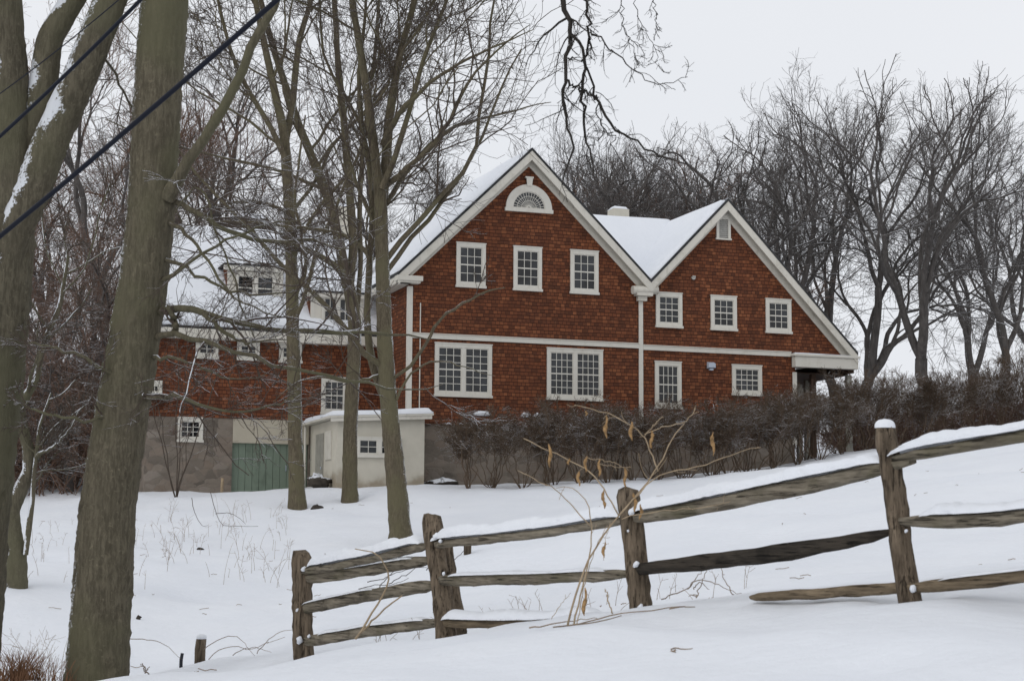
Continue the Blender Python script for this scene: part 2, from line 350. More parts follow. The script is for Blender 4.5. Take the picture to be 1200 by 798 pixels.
# ------------------------------------------------------------------ the house
house = thing('brick_red_house', 'large red cedar shingled house with white trim and twin snowy gables', 'house', C0, TH)
house.name = 'shingle_house'
def chevron(mb, uc, zr, s, ul, ur, w0, w1, top, bot, mi=0):
    zl, zq = zr - s * (uc - ul), zr - s * (ur - uc)
    mb.prism([(ul, zl - top), (uc, zr - top), (uc, zr - bot), (ul, zl - bot)], w0, w1, mi)
    mb.prism([(uc, zr - top), (ur, zq - top), (ur, zq - bot), (uc, zr - bot)], w0, w1, mi)
def snow_sheet(name, a, b, c, d, th, parent, seed, nx=40, ny=40, edge=.08, rag=.0):
    """snow lying on the sloping quad a-b-c-d (a-b the eave, d-c the ridge)"""
    rng = np.random.default_rng(seed); a, b, c, d = [np.array(p, float) for p in (a, b, c, d)]
    n = np.cross(b - a, d - a); n /= np.linalg.norm(n); n = n if n[2] > 0 else -n
    s = np.linspace(0, 1, nx); t = np.linspace(0, 1, ny); S, T = np.meshgrid(s, t)
    Pq = ((1 - S) * (1 - T))[..., None] * a + (S * (1 - T))[..., None] * b + (S * T)[..., None] * c + ((1 - S) * T)[..., None] * d
    lx = np.linalg.norm(b - a); ly = np.linalg.norm(d - a)
    de = np.minimum(np.minimum(S, 1 - S) * lx, np.minimum(T, 1 - T) * ly)
    h = th * (.12 + .88 * np.clip(de / edge, 0, 1) ** .5)
    for k in range(5):
        ax, ay, ph = rng.uniform(-2.2, 2.2), rng.uniform(-2.2, 2.2), rng.uniform(0, 6)
        h = h + th * .09 * np.sin(ax * S * lx + ay * T * ly + ph)
    top = Pq + n * h[..., None]; bot = Pq + n * .004
    V = np.concatenate([top.reshape(-1, 3), bot.reshape(-1, 3)]); i = np.arange(nx * ny).reshape(ny, nx)
    Q = [np.stack([i[:-1, :-1], i[:-1, 1:], i[1:, 1:], i[1:, :-1]], -1).reshape(-1, 4)]
    ring = np.concatenate([i[0, :-1], i[:-1, -1], i[-1, :0:-1], i[:0:-1, 0]]); nxt = np.roll(ring, -1); o = nx * ny
    Q.append(np.stack([ring, ring + o, nxt + o, nxt], -1))
    return link(name, np_mesh(name, V, np.concatenate(Q), [M['snow']]), parent)

MU, MZ, MS = 3.56, 9.88, .975          # main gable: ridge u, outer ridge z, slope
RU, RZ, RS = 9.85, 8.84, 1.03          # right gable
VU = 7.31                              # valley between the two
def zm(u): return MZ - MS * abs(u - MU)
def zr_(u): return RZ - RS * abs(u - RU)
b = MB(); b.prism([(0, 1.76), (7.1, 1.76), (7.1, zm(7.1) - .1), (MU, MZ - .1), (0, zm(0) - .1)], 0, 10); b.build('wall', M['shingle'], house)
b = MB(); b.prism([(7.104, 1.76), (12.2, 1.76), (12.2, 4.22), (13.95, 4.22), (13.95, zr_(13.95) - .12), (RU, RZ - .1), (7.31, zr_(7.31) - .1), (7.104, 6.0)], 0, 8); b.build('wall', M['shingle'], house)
b = MB(); b.prism([(.03, -2), (12.17, -2), (12.17, 1.757), (.03, 1.757)], .03, 9.9); b.build('foundation', M['stone'], house)
# roofs, rakes, soffits
def gable_roof(uc, zr, s, ul, ur, w1, seed, edges):
    b = MB(); chevron(b, uc, zr, s, ul, ur, -.32, w1, 0, .085); rf = b.build('roof', M['roof'], house)
    for k, ue in enumerate((ul, ur)):
        z = zr - s * abs(ue - uc); e0 = ue + (.05 if k == 0 and edges[0] else -.05 if k == 1 and edges[1] else 0)
        z0 = zr - s * abs(e0 - uc)
        snow_sheet('snow_cover', (e0, -.25, z0), (e0, w1 - .05, z0), (uc, w1 - .05, zr), (uc, -.25, zr), .10, rf, seed + k)
    b = MB(); chevron(b, uc, zr, s, ul, ur, -.305, -.25, .087, .36); b.build('rake_board', M['rake'], house)
    b = MB(); chevron(b, uc, zr, s, ul, ur, -.25, .0, .087, .14); b.build('soffit', M['rake'], house)
    b = MB(); chevron(b, uc, zr, s, max(ul, .0) if edges[0] else ul, ur, -.035, .0, .142, .50); b.build('frieze_board', M['rake'], house)
    return rf
gable_roof(MU, MZ, MS, -.42, VU, 10.15, 10, (1, 0))
gable_roof(RU, RZ, RS, VU, 14.2, 8.2, 20, (0, 1))
b = MB(); b.prism([(.9, 5.85), (4.0, 8.93), (7.1, 5.85), (7.0, 5.76), (4.0, 8.80), (1.0, 5.76)], MU, RU, 0, 'u'); cr = b.build('roof', M['roof'], house)
snow_sheet('snow_cover', (MU, .9, 5.85), (RU, .9, 5.85), (RU, 4.0, 8.93), (MU, 4.0, 8.93), .09, cr, 31)
snow_sheet('snow_cover', (RU, 7.1, 5.85), (MU, 7.1, 5.85), (MU, 4.0, 8.93), (RU, 4.0, 8.93), .09, cr, 32)
b = MB(); b.box(-.40, -.002, -.24, 10.1, 5.72, 5.80); b.box(-.41, -.37, -.24, 10.1, 5.80, 5.97); b.build('eave_board', M['rake'], house)
b = MB(); b.box(-.44, .30, -.33, -.006, 5.78, 5.92); b.box(-.40, .24, -.28, -.006, 5.72, 5.778); b.build('eave_return', M['rake'], house)
b = MB()
b.tube([(6.76, -.18, 5.90), (7.56, -.18, 5.93)], .125, 14); b.box(6.88, 7.38, -.27, -.012, 5.74, 5.97); b.box(6.96, 7.24, -.16, -.012, 5.60, 5.738); b.build('eave_return', M['rake'], house)
# boards
b = MB(); b.box(-.05, .09, -.036, .10, 1.5, 5.66); b.build('corner_board', M['white'], house)
b = MB(); b.box(7.03, 7.16, -.036, .0, 1.5, 5.60); b.build('corner_board', M['white'], house)
b = MB(); b.box(12.10, 12.235, -.036, .3, 1.5, 3.70); b.build('corner_board', M['white'], house)
b = MB(); b.box(.092, 7.028, -.045, 0, 4.20, 4.335); b.prism([(-.07, 4.335), (-.045, 4.355), (0, 4.362), (0, 4.337), (-.07, 4.333)][:4], .092, 7.028, 0, 'u'); b.build('band_board', M['white'], house)
b = MB(); b.box(7.162, 12.05, -.045, 0, 4.165, 4.30); b.prism([(-.07, 4.30), (-.045, 4.32), (0, 4.327), (0, 4.302)], 7.162, 12.05, 0, 'u'); b.build('band_board', M['white'], house)
b = MB(); b.box(.31, .335, -.03, -.006, 2.0, 5.2); b.build('downspout', M['white'], house)

def window(u0, u1, z0, z1, cols, rows, w=0, sashes=1, parent=None, case=.105, as_one=False, meet=True, label=None):
    """casing, sashes with muntins and panes; u0..z1 are the outside of the casing"""
    parent = parent or house; mats = [M['white'], M['glass']]
    f = MB(); s = MB(); p = MB(); g = f if as_one else s; q = f if as_one else p; gm = 1 if as_one else 0
    a0, a1, b0, b1 = u0 + case, u1 - case, z0 + case + .02, z1 - case
    f.box(u0, a0, w - .05, w - .004, z0 + .07, z1); f.box(a1, u1, w - .05, w - .004, z0 + .07, z1)
    f.box(a0, a1, w - .05, w - .004, b1, z1); f.box(u0 - .02, u1 + .02, w - .085, w - .004, z0, z0 + .07); f.box(a0, a1, w - .045, w - .004, z0 + .07, b0)
    f.box(u0 - .015, u1 + .015, w - .065, w - .004, z1, z1 + .03)
    q.box(a0 + .001, a1 - .001, w - .014, w - .006, b0 + .001, b1 - .001, gm)
    sw = (a1 - a0) / sashes
    for k in range(sashes):
        c0, c1 = a0 + k * sw, a0 + (k + 1) * sw
        if k: g.box(c0 - .055, c0 + .055, w - .047, w - .0145, b0, b1); c0 += .055
        if k < sashes - 1: c1 -= .055
        fr = .026
        g.box(c0, c0 + fr, w - .032, w - .0145, b0, b1); g.box(c1 - fr, c1, w - .032, w - .0145, b0, b1)
        g.box(c0 + fr, c1 - fr, w - .032, w - .0145, b0, b0 + .05); g.box(c0 + fr, c1 - fr, w - .032, w - .0145, b1 - fr, b1)
        for i in range(1, cols):
            x = c0 + fr + (c1 - c0 - 2 * fr) * i / cols; g.box(x - .0085, x + .0085, w - .028, w - .0145, b0 + .05, b1 - fr)
        for j in range(1, rows):
            y = b0 + .05 + (b1 - fr - b0 - .05) * j / rows; t = .018 if (meet and rows % 2 == 0 and j == rows // 2) else .0085
            g.box(c0 + fr, c1 - fr, w - .0295 if t < .02 else w - .034, w - .0148, y - t, y + t)
    wn = f.build('window', mats if as_one else [M['white']], parent)
    if not as_one:
        s.build('sash', [M['white']], wn); p.build('pane', [M['glass']], wn)
    if label: wn['label'] = label
    return wn
for u0, u1 in ((1.37, 2.25), (3.10, 3.97), (4.86, 5.74)): window(u0, u1, 5.71, 6.99, 3, 4)
for u0, u1 in ((7.58, 8.43), (9.37, 10.23), (11.21, 12.07)): window(u0, u1, 4.85, 5.89, 3, 4)
window(.76, 2.46, 2.57, 4.08, 3, 6, sashes=2); window(4.14, 5.88, 2.59, 4.08, 4, 6, sashes=2)
window(7.54, 8.39, 2.45, 3.83, 4, 4); window(10.06, 11.05, 2.92, 3.83, 4, 4)
# fanlight
def half_ring(mb, uc, zc, r0, r1, w0, w1, n=28, mi=0, a0=0, a1=PI):
    A = np.linspace(a0, a1, n)
    for k in range(n - 1):
        pts = [(uc + r * math.cos(a), zc + r * math.sin(a)) for r, a in ((r0, A[k]), (r1, A[k]), (r1, A[k + 1]), (r0, A[k + 1]))]
        mb.prism(pts, w0, w1, mi)
FU, FZc = 3.565, 8.13
b = MB(); half_ring(b, FU, FZc, .50, .71, -.06, -.004); b.box(FU - .74, FU + .74, -.08, -.004, FZc - .11, FZc - .002)
b.prism([(FU - .07, FZc + .66), (FU + .07, FZc + .66), (FU + .10, FZc + .89), (FU - .10, FZc + .89)], -.095, -.061); b.box(FU - .125, FU + .125, -.10, -.004, FZc + .891, FZc + .935)
fan = b.build('fan_window', [M['white']], house)
b = MB(); A = np.linspace(0, PI, 32); b.prism([(FU + .499 * math.cos(a), FZc + .499 * math.sin(a)) for a in A], -.016, -.006); b.build('pane', [M['glass']], fan)
b = MB()
half_ring(b, FU, FZc, .055, .085, -.035, -.017); half_ring(b, FU, FZc, .228, .240, -.031, -.017); half_ring(b, FU, FZc, .357, .369, -.031, -.017); half_ring(b, FU, FZc, .475, .4995, -.037, -.017)
for k in range(1, 16):
    a = PI * k / 16; da = .006
    for r0, r1 in ((.085, .475),):
        c, s = math.cos(a), math.sin(a); nx, nz = -s * da, c * da
        b.prism([(FU + r0 * c - nx, FZc + r0 * s - nz), (FU + r1 * c - nx, FZc + r1 * s - nz), (FU + r1 * c + nx, FZc + r1 * s + nz), (FU + r0 * c + nx, FZc + r0 * s + nz)], -.029, -.0172)
b.box(FU - .499, FU + .499, -.036, -.017, FZc, FZc + .03); b.build('muntin', [M['white']], fan)
# louver vent
b = MB(); U, Z0, Z1 = 9.81, 7.66, 8.24
b.box(U - .235, U - .15, -.06, -.004, Z0, Z1); b.box(U + .15, U + .235, -.06, -.004, Z0, Z1); b.box(U - .26, U + .26, -.075, -.004, Z0 - .05, Z0 - .001)
b.prism([(U - .235, Z1), (U + .235, Z1), (U + .12, Z1 + .14), (U - .12, Z1 + .14)], -.06, -.004); lv = b.build('louver_vent', [M['white']], house)
b = MB(); b.box(U - .149, U + .149, -.012, -.005, Z0, Z1 - .001)
for k in range(9):
    z = Z0 + .03 + k * .062; b.prism([(-.05, z), (-.013, z + .04), (-.013, z + .052), (-.05, z + .012)], U - .148, U + .148, 0, 'u')
b.build('slat', [M['louver']], lv)
b = MB(); b.tube([(8.80, -.0, 6.40), (8.80, -.07, 6.40)], .06, 12); b.box(8.75, 8.85, -.10, -.071, 6.415, 6.45); b.build('wall_vent', [M['louver']], house)
b = MB(); b.prism([(-.005, 3.89), (-.13, 3.84), (-.13, 3.72), (-.005, 3.69)], 9.24, 9.47, 0, 'u'); b.box(9.30, 9.41, -.10, -.006, 3.64, 3.688); b.build('wall_lamp', [M['lampgrey']], house)
# little snow ledges on the water table
rng = np.random.default_rng(5)
wt = MB(); wt.box(.1, 7.02, -.07, 0, 1.765, 1.80); wt.box(7.165, 12.09, -.07, 0, 1.765, 1.80); wt = wt.build('water_table', [M['brown']], house)
for u in np.arange(.4, 11.9, .35):
    if rng.random() < .6:
        b = MB(); L = rng.uniform(.1, .3); b.tube([(u, -.035, 1.80), (u + L * .5, -.035, 1.82), (u + L, -.035, 1.80)], [.012, .03, .012], 6); b.build('snow_patch', [M['snow']], wt)
for u, L in ((1.9, .55), (3.35, .3), (3.72, .36)): b = MB(); b.tube([(u, -.03, 2.1), (u + L * .3, -.045, 2.13), (u + L * .8, -.045, 2.13), (u + L, -.03, 2.1)], [.02, .075, .065, .02], 8); b.build('snow_patch', [M['snow']], wt)
# chimney behind the cross ridge
def chimney(u0, u1, w0, w1, z0, z1, mat, cap):
    b = MB(); b.box(u0, u1, w0, w1, z0, z1); c = b.build('chimney', [mat], house)
    snow_sheet('snow_cover', (u0, w0, z1), (u1, w0, z1), (u1, w1, z1), (u0, w1, z1), .09, c, int(u0 * 10) + 50, 8, 8)
chimney(8.36, 8.92, 5.1, 5.6, 7.6, 9.42, M['cream'], 1)
# porch under the right end of the gable
b = MB(); b.box(12.06, 14.22, -.28, -.05, 3.84, 4.17); b.box(12.0, 14.27, -.33, -.04, 4.17, 4.235); pb = b.build('porch_beam', [M['white']], house)
snow_sheet('snow_cover', (12.02, -.31, 4.236), (14.2, -.31, 4.236), (14.2, -.04, 4.236), (12.02, -.04, 4.236), .04, pb, 66, 30, 6)
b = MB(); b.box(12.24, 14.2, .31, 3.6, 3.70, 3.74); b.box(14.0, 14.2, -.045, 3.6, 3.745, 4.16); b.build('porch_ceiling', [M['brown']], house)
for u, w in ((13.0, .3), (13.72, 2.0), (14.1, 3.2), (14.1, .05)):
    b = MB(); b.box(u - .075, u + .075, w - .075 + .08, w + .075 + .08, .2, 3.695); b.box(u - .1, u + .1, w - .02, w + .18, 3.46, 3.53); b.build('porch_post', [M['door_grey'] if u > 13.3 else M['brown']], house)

# ---- the wing
WW = 2.4
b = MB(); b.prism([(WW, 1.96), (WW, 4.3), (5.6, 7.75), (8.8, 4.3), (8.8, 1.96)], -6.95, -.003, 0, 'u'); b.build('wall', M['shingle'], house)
b = MB(); b.box(-6.92, -4.47, WW + .03, 8.7, -2, 1.957); b.build('foundation', M['stone'], house)
b = MB(); b.box(-2.26, -.01, WW + .03, 8.7, -2, 1.957); b.box(-4.47, -2.26, WW + .25, 8.7, -2, 1.957); b.build('foundation', M['stone'], house)
b = MB(); b.box(-4.465, -2.265, WW + .02, WW + .245, 1.27, 1.955); b.build('lintel', M['lintel'], house)
b = MB()
for k in range(11):
    u = -4.46 + k * .199; b.box(u, u + .189, WW + .13 + .006 * (k % 2), WW + .20, -.6, 1.27)
b.box(-4.46, -2.27, WW + .20, WW + .24, -.6, 1.269); gd = b.build('garage_door', M['green'], house)
b = MB(); b.tube([(-2.9, WW + .128, .5), (-2.9, WW + .07, .52), (-2.9, WW + .07, .64), (-2.9, WW + .128, .66)], .012, 6); b.build('handle', M['lampgrey'], gd)
b = MB(); b.prism([(2.08, 4.48), (5.6, 8.0), (5.6, 7.88), (2.14, 4.40)], -7.1, -.02, 0, 'u'); b.prism([(5.6, 8.0), (9.1, 4.5), (9.04, 4.42), (5.6, 7.88)], -7.1, -.02, 0, 'u'); rf = b.build('roof', M['roof'], house)
snow_sheet('snow_cover', (-7.05, 2.12, 4.52), (-.02, 2.12, 4.52), (-.02, 5.6, 8.0), (-7.05, 5.6, 8.0), .14, rf, 41)
snow_sheet('snow_cover', (-.02, 9.05, 4.55), (-7.05, 9.05, 4.55), (-7.05, 5.6, 8.0), (-.02, 5.6, 8.0), .14, rf, 42)
b = MB(); b.box(-7.1, -.01, 2.07, 2.13, 4.17, 4.44); b.box(-7.05, -.01, 2.13, 2.395, 4.17, 4.20); b.build('fascia_board', M['rake'], house)
window(-5.59, -4.95, 3.62, 4.16, 2, 2, WW, meet=False); window(-4.41, -3.76, 3.62, 4.16, 2, 2, WW, meet=False); window(-3.19, -2.53, 3.60, 4.16, 2, 2, WW, meet=False)
window(-1.93, -1.16, 2.15, 3.22, 3, 4, WW); window(-6.03, -5.32, 1.25, 1.93, 3, 3, WW + .03, meet=False, case=.09); window(-6.92, -6.5, 2.48, 2.92, 2, 1, WW)
b = MB(); b.box(-6.98, -6.25, 1.95, WW - .003, 2.40, 2.44); lg = b.build('ledge', M['brown'], house)
snow_sheet('snow_cover', (-6.98, 1.95, 2.441), (-6.25, 1.95, 2.441), (-6.25, WW - .01, 2.441), (-6.98, WW - .01, 2.441), .10, lg, 77, 20, 8)
# dormers
def dormer(u0, u1, w, z0, z1, wu0, wu1, wz0, wz1, cols, rows, sashes, seed, lab):
    b = MB(); bk = w + (z1 - z0) + .25
    b.box(u0, u0 + .03, w + .001, bk, z0 - .25, z1, 1); b.box(u1 - .03, u1, w + .001, bk, z0 - .25, z1, 1)
    b.box(u0 + .03, u1 - .03, w + .03, w + .06, z0 - .1, z1, 1); b.box(u0, u0 + .10, w - .03, w, z0, z1); b.box(u1 - .10, u1, w - .03, w, z0, z1); b.box(u0 + .10, u1 - .10, w - .02, w + .03, z0, z1, 2)
    b.box(u0 - .14, u1 + .14, w - .2, bk, z1, z1 + .05, 3); b.box(u0 - .12, u1 + .12, w - .17, w - .03, z1 - .13, z1 - .002)
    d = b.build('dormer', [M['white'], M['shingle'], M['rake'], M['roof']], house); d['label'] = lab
    window(wu0, wu1, wz0, wz1, cols, rows, w - .02, sashes, d, .08, True)
    snow_sheet('snow_cover', (u0 - .13, w - .19, z1 + .052), (u1 + .13, w - .19, z1 + .052), (u1 + .13, bk, z1 + .052), (u0 - .13, bk, z1 + .052), .13, d, seed, 16, 16)
dormer(-4.62, -2.98, 3.05, 5.30, 6.44, -4.40, -3.20, 5.34, 6.24, 1, 2, 2, 90, 'higher snow-topped dormer with a paired window')
dormer(-2.30, -.72, 2.36, 4.66, 5.68, -1.98, -1.02, 4.68, 5.62, 2, 2, 2, 91, 'lower dormer at the eave')
b = MB(); b.prism([(-4.35, 7.0), (-2.72, 7.0), (-2.72, 8.05), (-2.95, 8.36), (-4.1, 8.36), (-4.35, 8.05)], 5.5, 6.3); c = b.build('chimney', [M['chim_stone']], house); c['label'] = 'wide dark stone chimney capped with snow'
snow_sheet('snow_cover', (-4.1, 5.5, 8.362), (-2.95, 5.5, 8.362), (-2.95, 6.3, 8.362), (-4.1, 6.3, 8.362), .12, c, 95, 12, 8)
chimney(-.92, -.42, 5.4, 5.9, 7.0, 8.9, M['cream'], 1)

# ------------------------------------------------------------------ the cream annex
annex = thing('annex', 'small flat-roofed cream stucco outbuilding against the red house', 'outbuilding', C0, TH)
b = MB(); b.prism([(-2.22, -1.5), (.25, -1.5), (.25, 1.93), (-2.22, 1.80)], -.8, -.02, 0); b.prism([(-2.22, -1.5), (-.06, -1.5), (-.06, 1.915), (-2.22, 1.80)], -.019, 2.37, 0); b.build('wall', M['cream'], annex)
b = MB(); b.prism([(-2.5, 1.80), (.44, 1.955), (.44, 2.0), (-2.5, 1.85)], -1.05, -.045); b.prism([(-2.5, 1.80), (-.07, 1.928), (-.07, 1.973), (-2.5, 1.85)], -.044, 2.36); b.prism([(-2.45, 1.70), (.40, 1.85), (.40, 1.954), (-2.45, 1.80)], -1.02, -.98); rf = b.build('roof', [M['rake']], annex)
snow_sheet('snow_cover', (-2.49, -1.04, 1.853), (.43, -1.04, 2.002), (.43, -.05, 2.002), (-2.49, -.05, 1.853), .14, rf, 61, 30, 16, .12)
snow_sheet('snow_cover', (-2.49, -.05, 1.853), (-.08, -.05, 1.976), (-.08, 2.34, 1.976), (-2.49, 2.34, 1.853), .14, rf, 62, 30, 16, .12)
window(-1.66, -.42, .76, 1.30, 2, 2, -.8, 2, annex, .06, True, False)
b = MB(); b.box(-2.245, -2.222, .72, 1.62, -.5, 1.50); d = b.build('door', [M['door_grey']], annex); b = MB(); b.tube([(-2.25, .82, .5), (-2.28, .82, .5), (-2.28, .82, .56)], .014, 6); b.build('handle', [M['lampgrey']], d)
b = MB(); b.box(-2.26, -2.222, -.25, .42, .72, 1.52); b.build('shutter', [M['rake']], annex)
b = MB(); b.tube([(-2.42, 2.2, 1.78), (-2.42, 2.2, -.4)], .035, 8); b.build('downspout', [M['white']], annex)

# ------------------------------------------------------------------ trees
def interp_poly(pts, rad, n, rng, jit=.0):
    P = np.array(pts, float); R = np.array(rad, float)
    s = np.r_[0, np.cumsum(np.linalg.norm(np.diff(P, axis=0), axis=1))]; t = np.linspace(0, s[-1], n)
    # Catmull-like smoothing: linear interp then a short moving average
    Q = np.stack([np.interp(t, s, P[:, k]) for k in range(3)], -1); r = np.interp(t, s, R)
    K = Q.copy()
    for _ in range(2): K[1:-1] = (Q[:-2] + 2 * Q[1:-1] + Q[2:]) / 4; Q = K.copy()
    if jit: Q[1:] += rng.standard_normal((n - 1, 3)) * jit
    return Q, r
def spawn(rng, P, R, per, t0, ang, leng, n, wig, up, rr, tip=.3, rmin=.003, t1=1.0, ljit=.35, taper_len=.5):
    """children of the B branches in P (B,m,3), R (B,m): all of one level at once"""
    B, m, _ = P.shape; cnt = rng.poisson(per, B) if np.isscalar(per) else rng.poisson(per)
    idx = np.repeat(np.arange(B), cnt); C = len(idx)
    if C == 0: return np.zeros((0, n, 3)), np.zeros((0, n))
    t = t0 + (t1 - t0) * rng.random(C); x = t * (m - 1); k = np.minimum(x.astype(int), m - 2); fr = (x - k)[:, None]
    pos = P[idx, k] * (1 - fr) + P[idx, k + 1] * fr; T = nrm(P[idx, k + 1] - P[idx, k])
    pr = R[idx, k] * (1 - fr[:, 0]) + R[idx, k + 1] * fr[:, 0]
    L = np.linalg.norm(np.diff(P, axis=1), axis=2).sum(1)[idx]
    rv = rng.standard_normal((C, 3)); rv = nrm(rv - (rv * T).sum(1, keepdims=True) * T)
    a = np.radians(rng.uniform(ang[0], ang[1], C))[:, None]
    D = np.cos(a) * T + np.sin(a) * rv
    ln = (leng if leng > 1e-6 and leng > 3 else leng * L) * (1 - taper_len * (t - t0)) * (1 + ljit * rng.uniform(-1, 1, C))
    st = (ln / (n - 1))[:, None]
    out = np.empty((C, n, 3)); out[:, 0] = pos; d = D
    for j in range(1, n):
        d = nrm(d + wig * rng.standard_normal((C, 3)) + np.array([0, 0, up])); out[:, j] = out[:, j - 1] + d * st
    r0 = np.maximum(pr * rr * rng.uniform(.75, 1.1, C), rmin); s = np.linspace(0, 1, n)
    r = np.maximum(r0[:, None] * (1 - (1 - tip) * s[None]), rmin)
    return out, r
def merge(parts):
    V, Q, o = [], [], 0
    for v, q in parts: V.append(v); Q.append(q + o); o += len(v)
    return np.concatenate(V), np.concatenate(Q)

def hero_tree(name, label, stems, limbs, seed, base, bark, twig, lv, sides=14, limb_sides=8, rough=.02, slim=1.):
    """stems: hand surveyed trunk lines; limbs: hand surveyed branches; lv: list of spawn settings"""
    rng = np.random.default_rng(seed); root = thing(name, label, 'tree', base); off = np.array(base)
    big = []; S = []
    for pts, rad in stems:
        n = max(14, len(pts) * (14 if sides > 16 else 7)); q, r = interp_poly(np.array(pts) - off, np.array(rad) * slim, n, rng); S.append((q, r))
        qq, r2 = q[None].copy(), r[None]
        big.append(tubes(qq, r2, sides, rng, rough))
    Lm = []
    mult = []
    for lb in limbs:
        pts, rad = lb[:2]; mult.append(lb[2] if len(lb) > 2 else 1.)
        q, r = interp_poly(np.array(pts) - off, rad, 18, rng, .012); Lm.append((q, r)); big.append(tubes(q[None], r[None], limb_sides, rng, rough))
    m0 = 24
    def rs(q, r): 
        t = np.linspace(0, len(q) - 1, m0); i = np.arange(len(q)); return np.stack([np.interp(t, i, q[:, k]) for k in range(3)], -1), np.interp(t, i, r)
    P = np.stack([rs(*x)[0] for x in S]); R = np.stack([rs(*x)[1] for x in S])
    L1, R1 = spawn(rng, P, R, **lv[0])
    if len(L1): big.append(tubes(L1, R1, limb_sides))
    v, q = merge(big); link('trunk', np_mesh('trunk', v, q, [bark]), root)
    cur = (L1, R1)
    if Lm:
        n = L1.shape[1]
        def rsn(q, r):
            t = np.linspace(0, len(q) - 1, n); i = np.arange(len(q)); return np.stack([np.interp(t, i, q[:, k]) for k in range(3)], -1), np.interp(t, i, r)
        cur = (np.concatenate([L1, np.stack([rsn(*x)[0] for x in Lm])]), np.concatenate([R1, np.stack([rsn(*x)[1] for x in Lm])]))
    cr = []; mult = np.r_[np.ones(len(L1)), mult]
    for k, s in enumerate(lv[1:]):
        if k == 0: s = dict(s, per=s['per'] * mult)
        cur = spawn(rng, cur[0], cur[1], **s)
        if len(cur[0]) == 0: break
        cr.append(tubes(cur[0], cur[1], 5 if k == 0 else 3))
    v, q = merge(cr); link('crown', np_mesh('crown', v, q, [twig]), root)
    return root

def pl(pts, Y, dY=None):                       # polyline of surveyed bearings at distance Y (dY adds depth per point)
    return [at(x, y, Y + (dY[i] if dY else 0)) for i, (x, y) in enumerate(pts)]

BG, TW = M['bark_big'], M['twig']
LV_NEAR = [dict(per=5, t0=.75, ang=(30, 65), leng=.35, n=9, wig=.12, up=.05, rr=.45, rmin=.012),
           dict(per=9, t0=.15, ang=(30, 70), leng=.45, n=7, wig=.14, up=.03, rr=.5, rmin=.006),
           dict(per=6, t0=.15, ang=(25, 65), leng=.5, n=6, wig=.14, up=.02, rr=.55, rmin=.0035),
           dict(per=3, t0=.2, ang=(25, 60), leng=.5, n=4, wig=.12, up=.0, rr=.6, rmin=.0028)]
D1 = 15.0
b1 = on_ground(-52, D1 + .3, -.2)
hero_tree('forked_tree', 'thick forked tree at the left edge with snow lodged in its fork', [
    ([b1] + pl([(-44, 760), (-34, 640), (-20, 520), (-6, 400), (2, 300), (9, 215), (6, 120), (-1, 0), (-10, -150), (-25, -420)], D1), [.36, .31, .29, .275, .265, .26, .25, .21, .19, .16, .10]),
    (pl([(4, 340), (18, 262), (38, 180), (50, 105), (58, 45), (92, -10), (160, -120), (230, -330)], D1 + .05), [.06, .15, .15, .125, .11, .10, .08, .04]),
    (pl([(2, 370), (10, 300), (20, 262), (38, 222), (62, 160), (92, 95), (118, 30), (145, -40), (200, -220), (230, -420)], D1 - .12), [.06, .13, .15, .155, .15, .145, .14, .13, .09, .05])],
    [(pl([(120, 66), (150, 110), (180, 200), (215, 260)], D1 + .2, [0, .4, .9, 1.3]), [.012, .010, .008, .005])],
    11, b1, M['bark_fork'], TW, LV_NEAR, 40, rough=.026)
b2 = on_ground(113, D1, -.25)
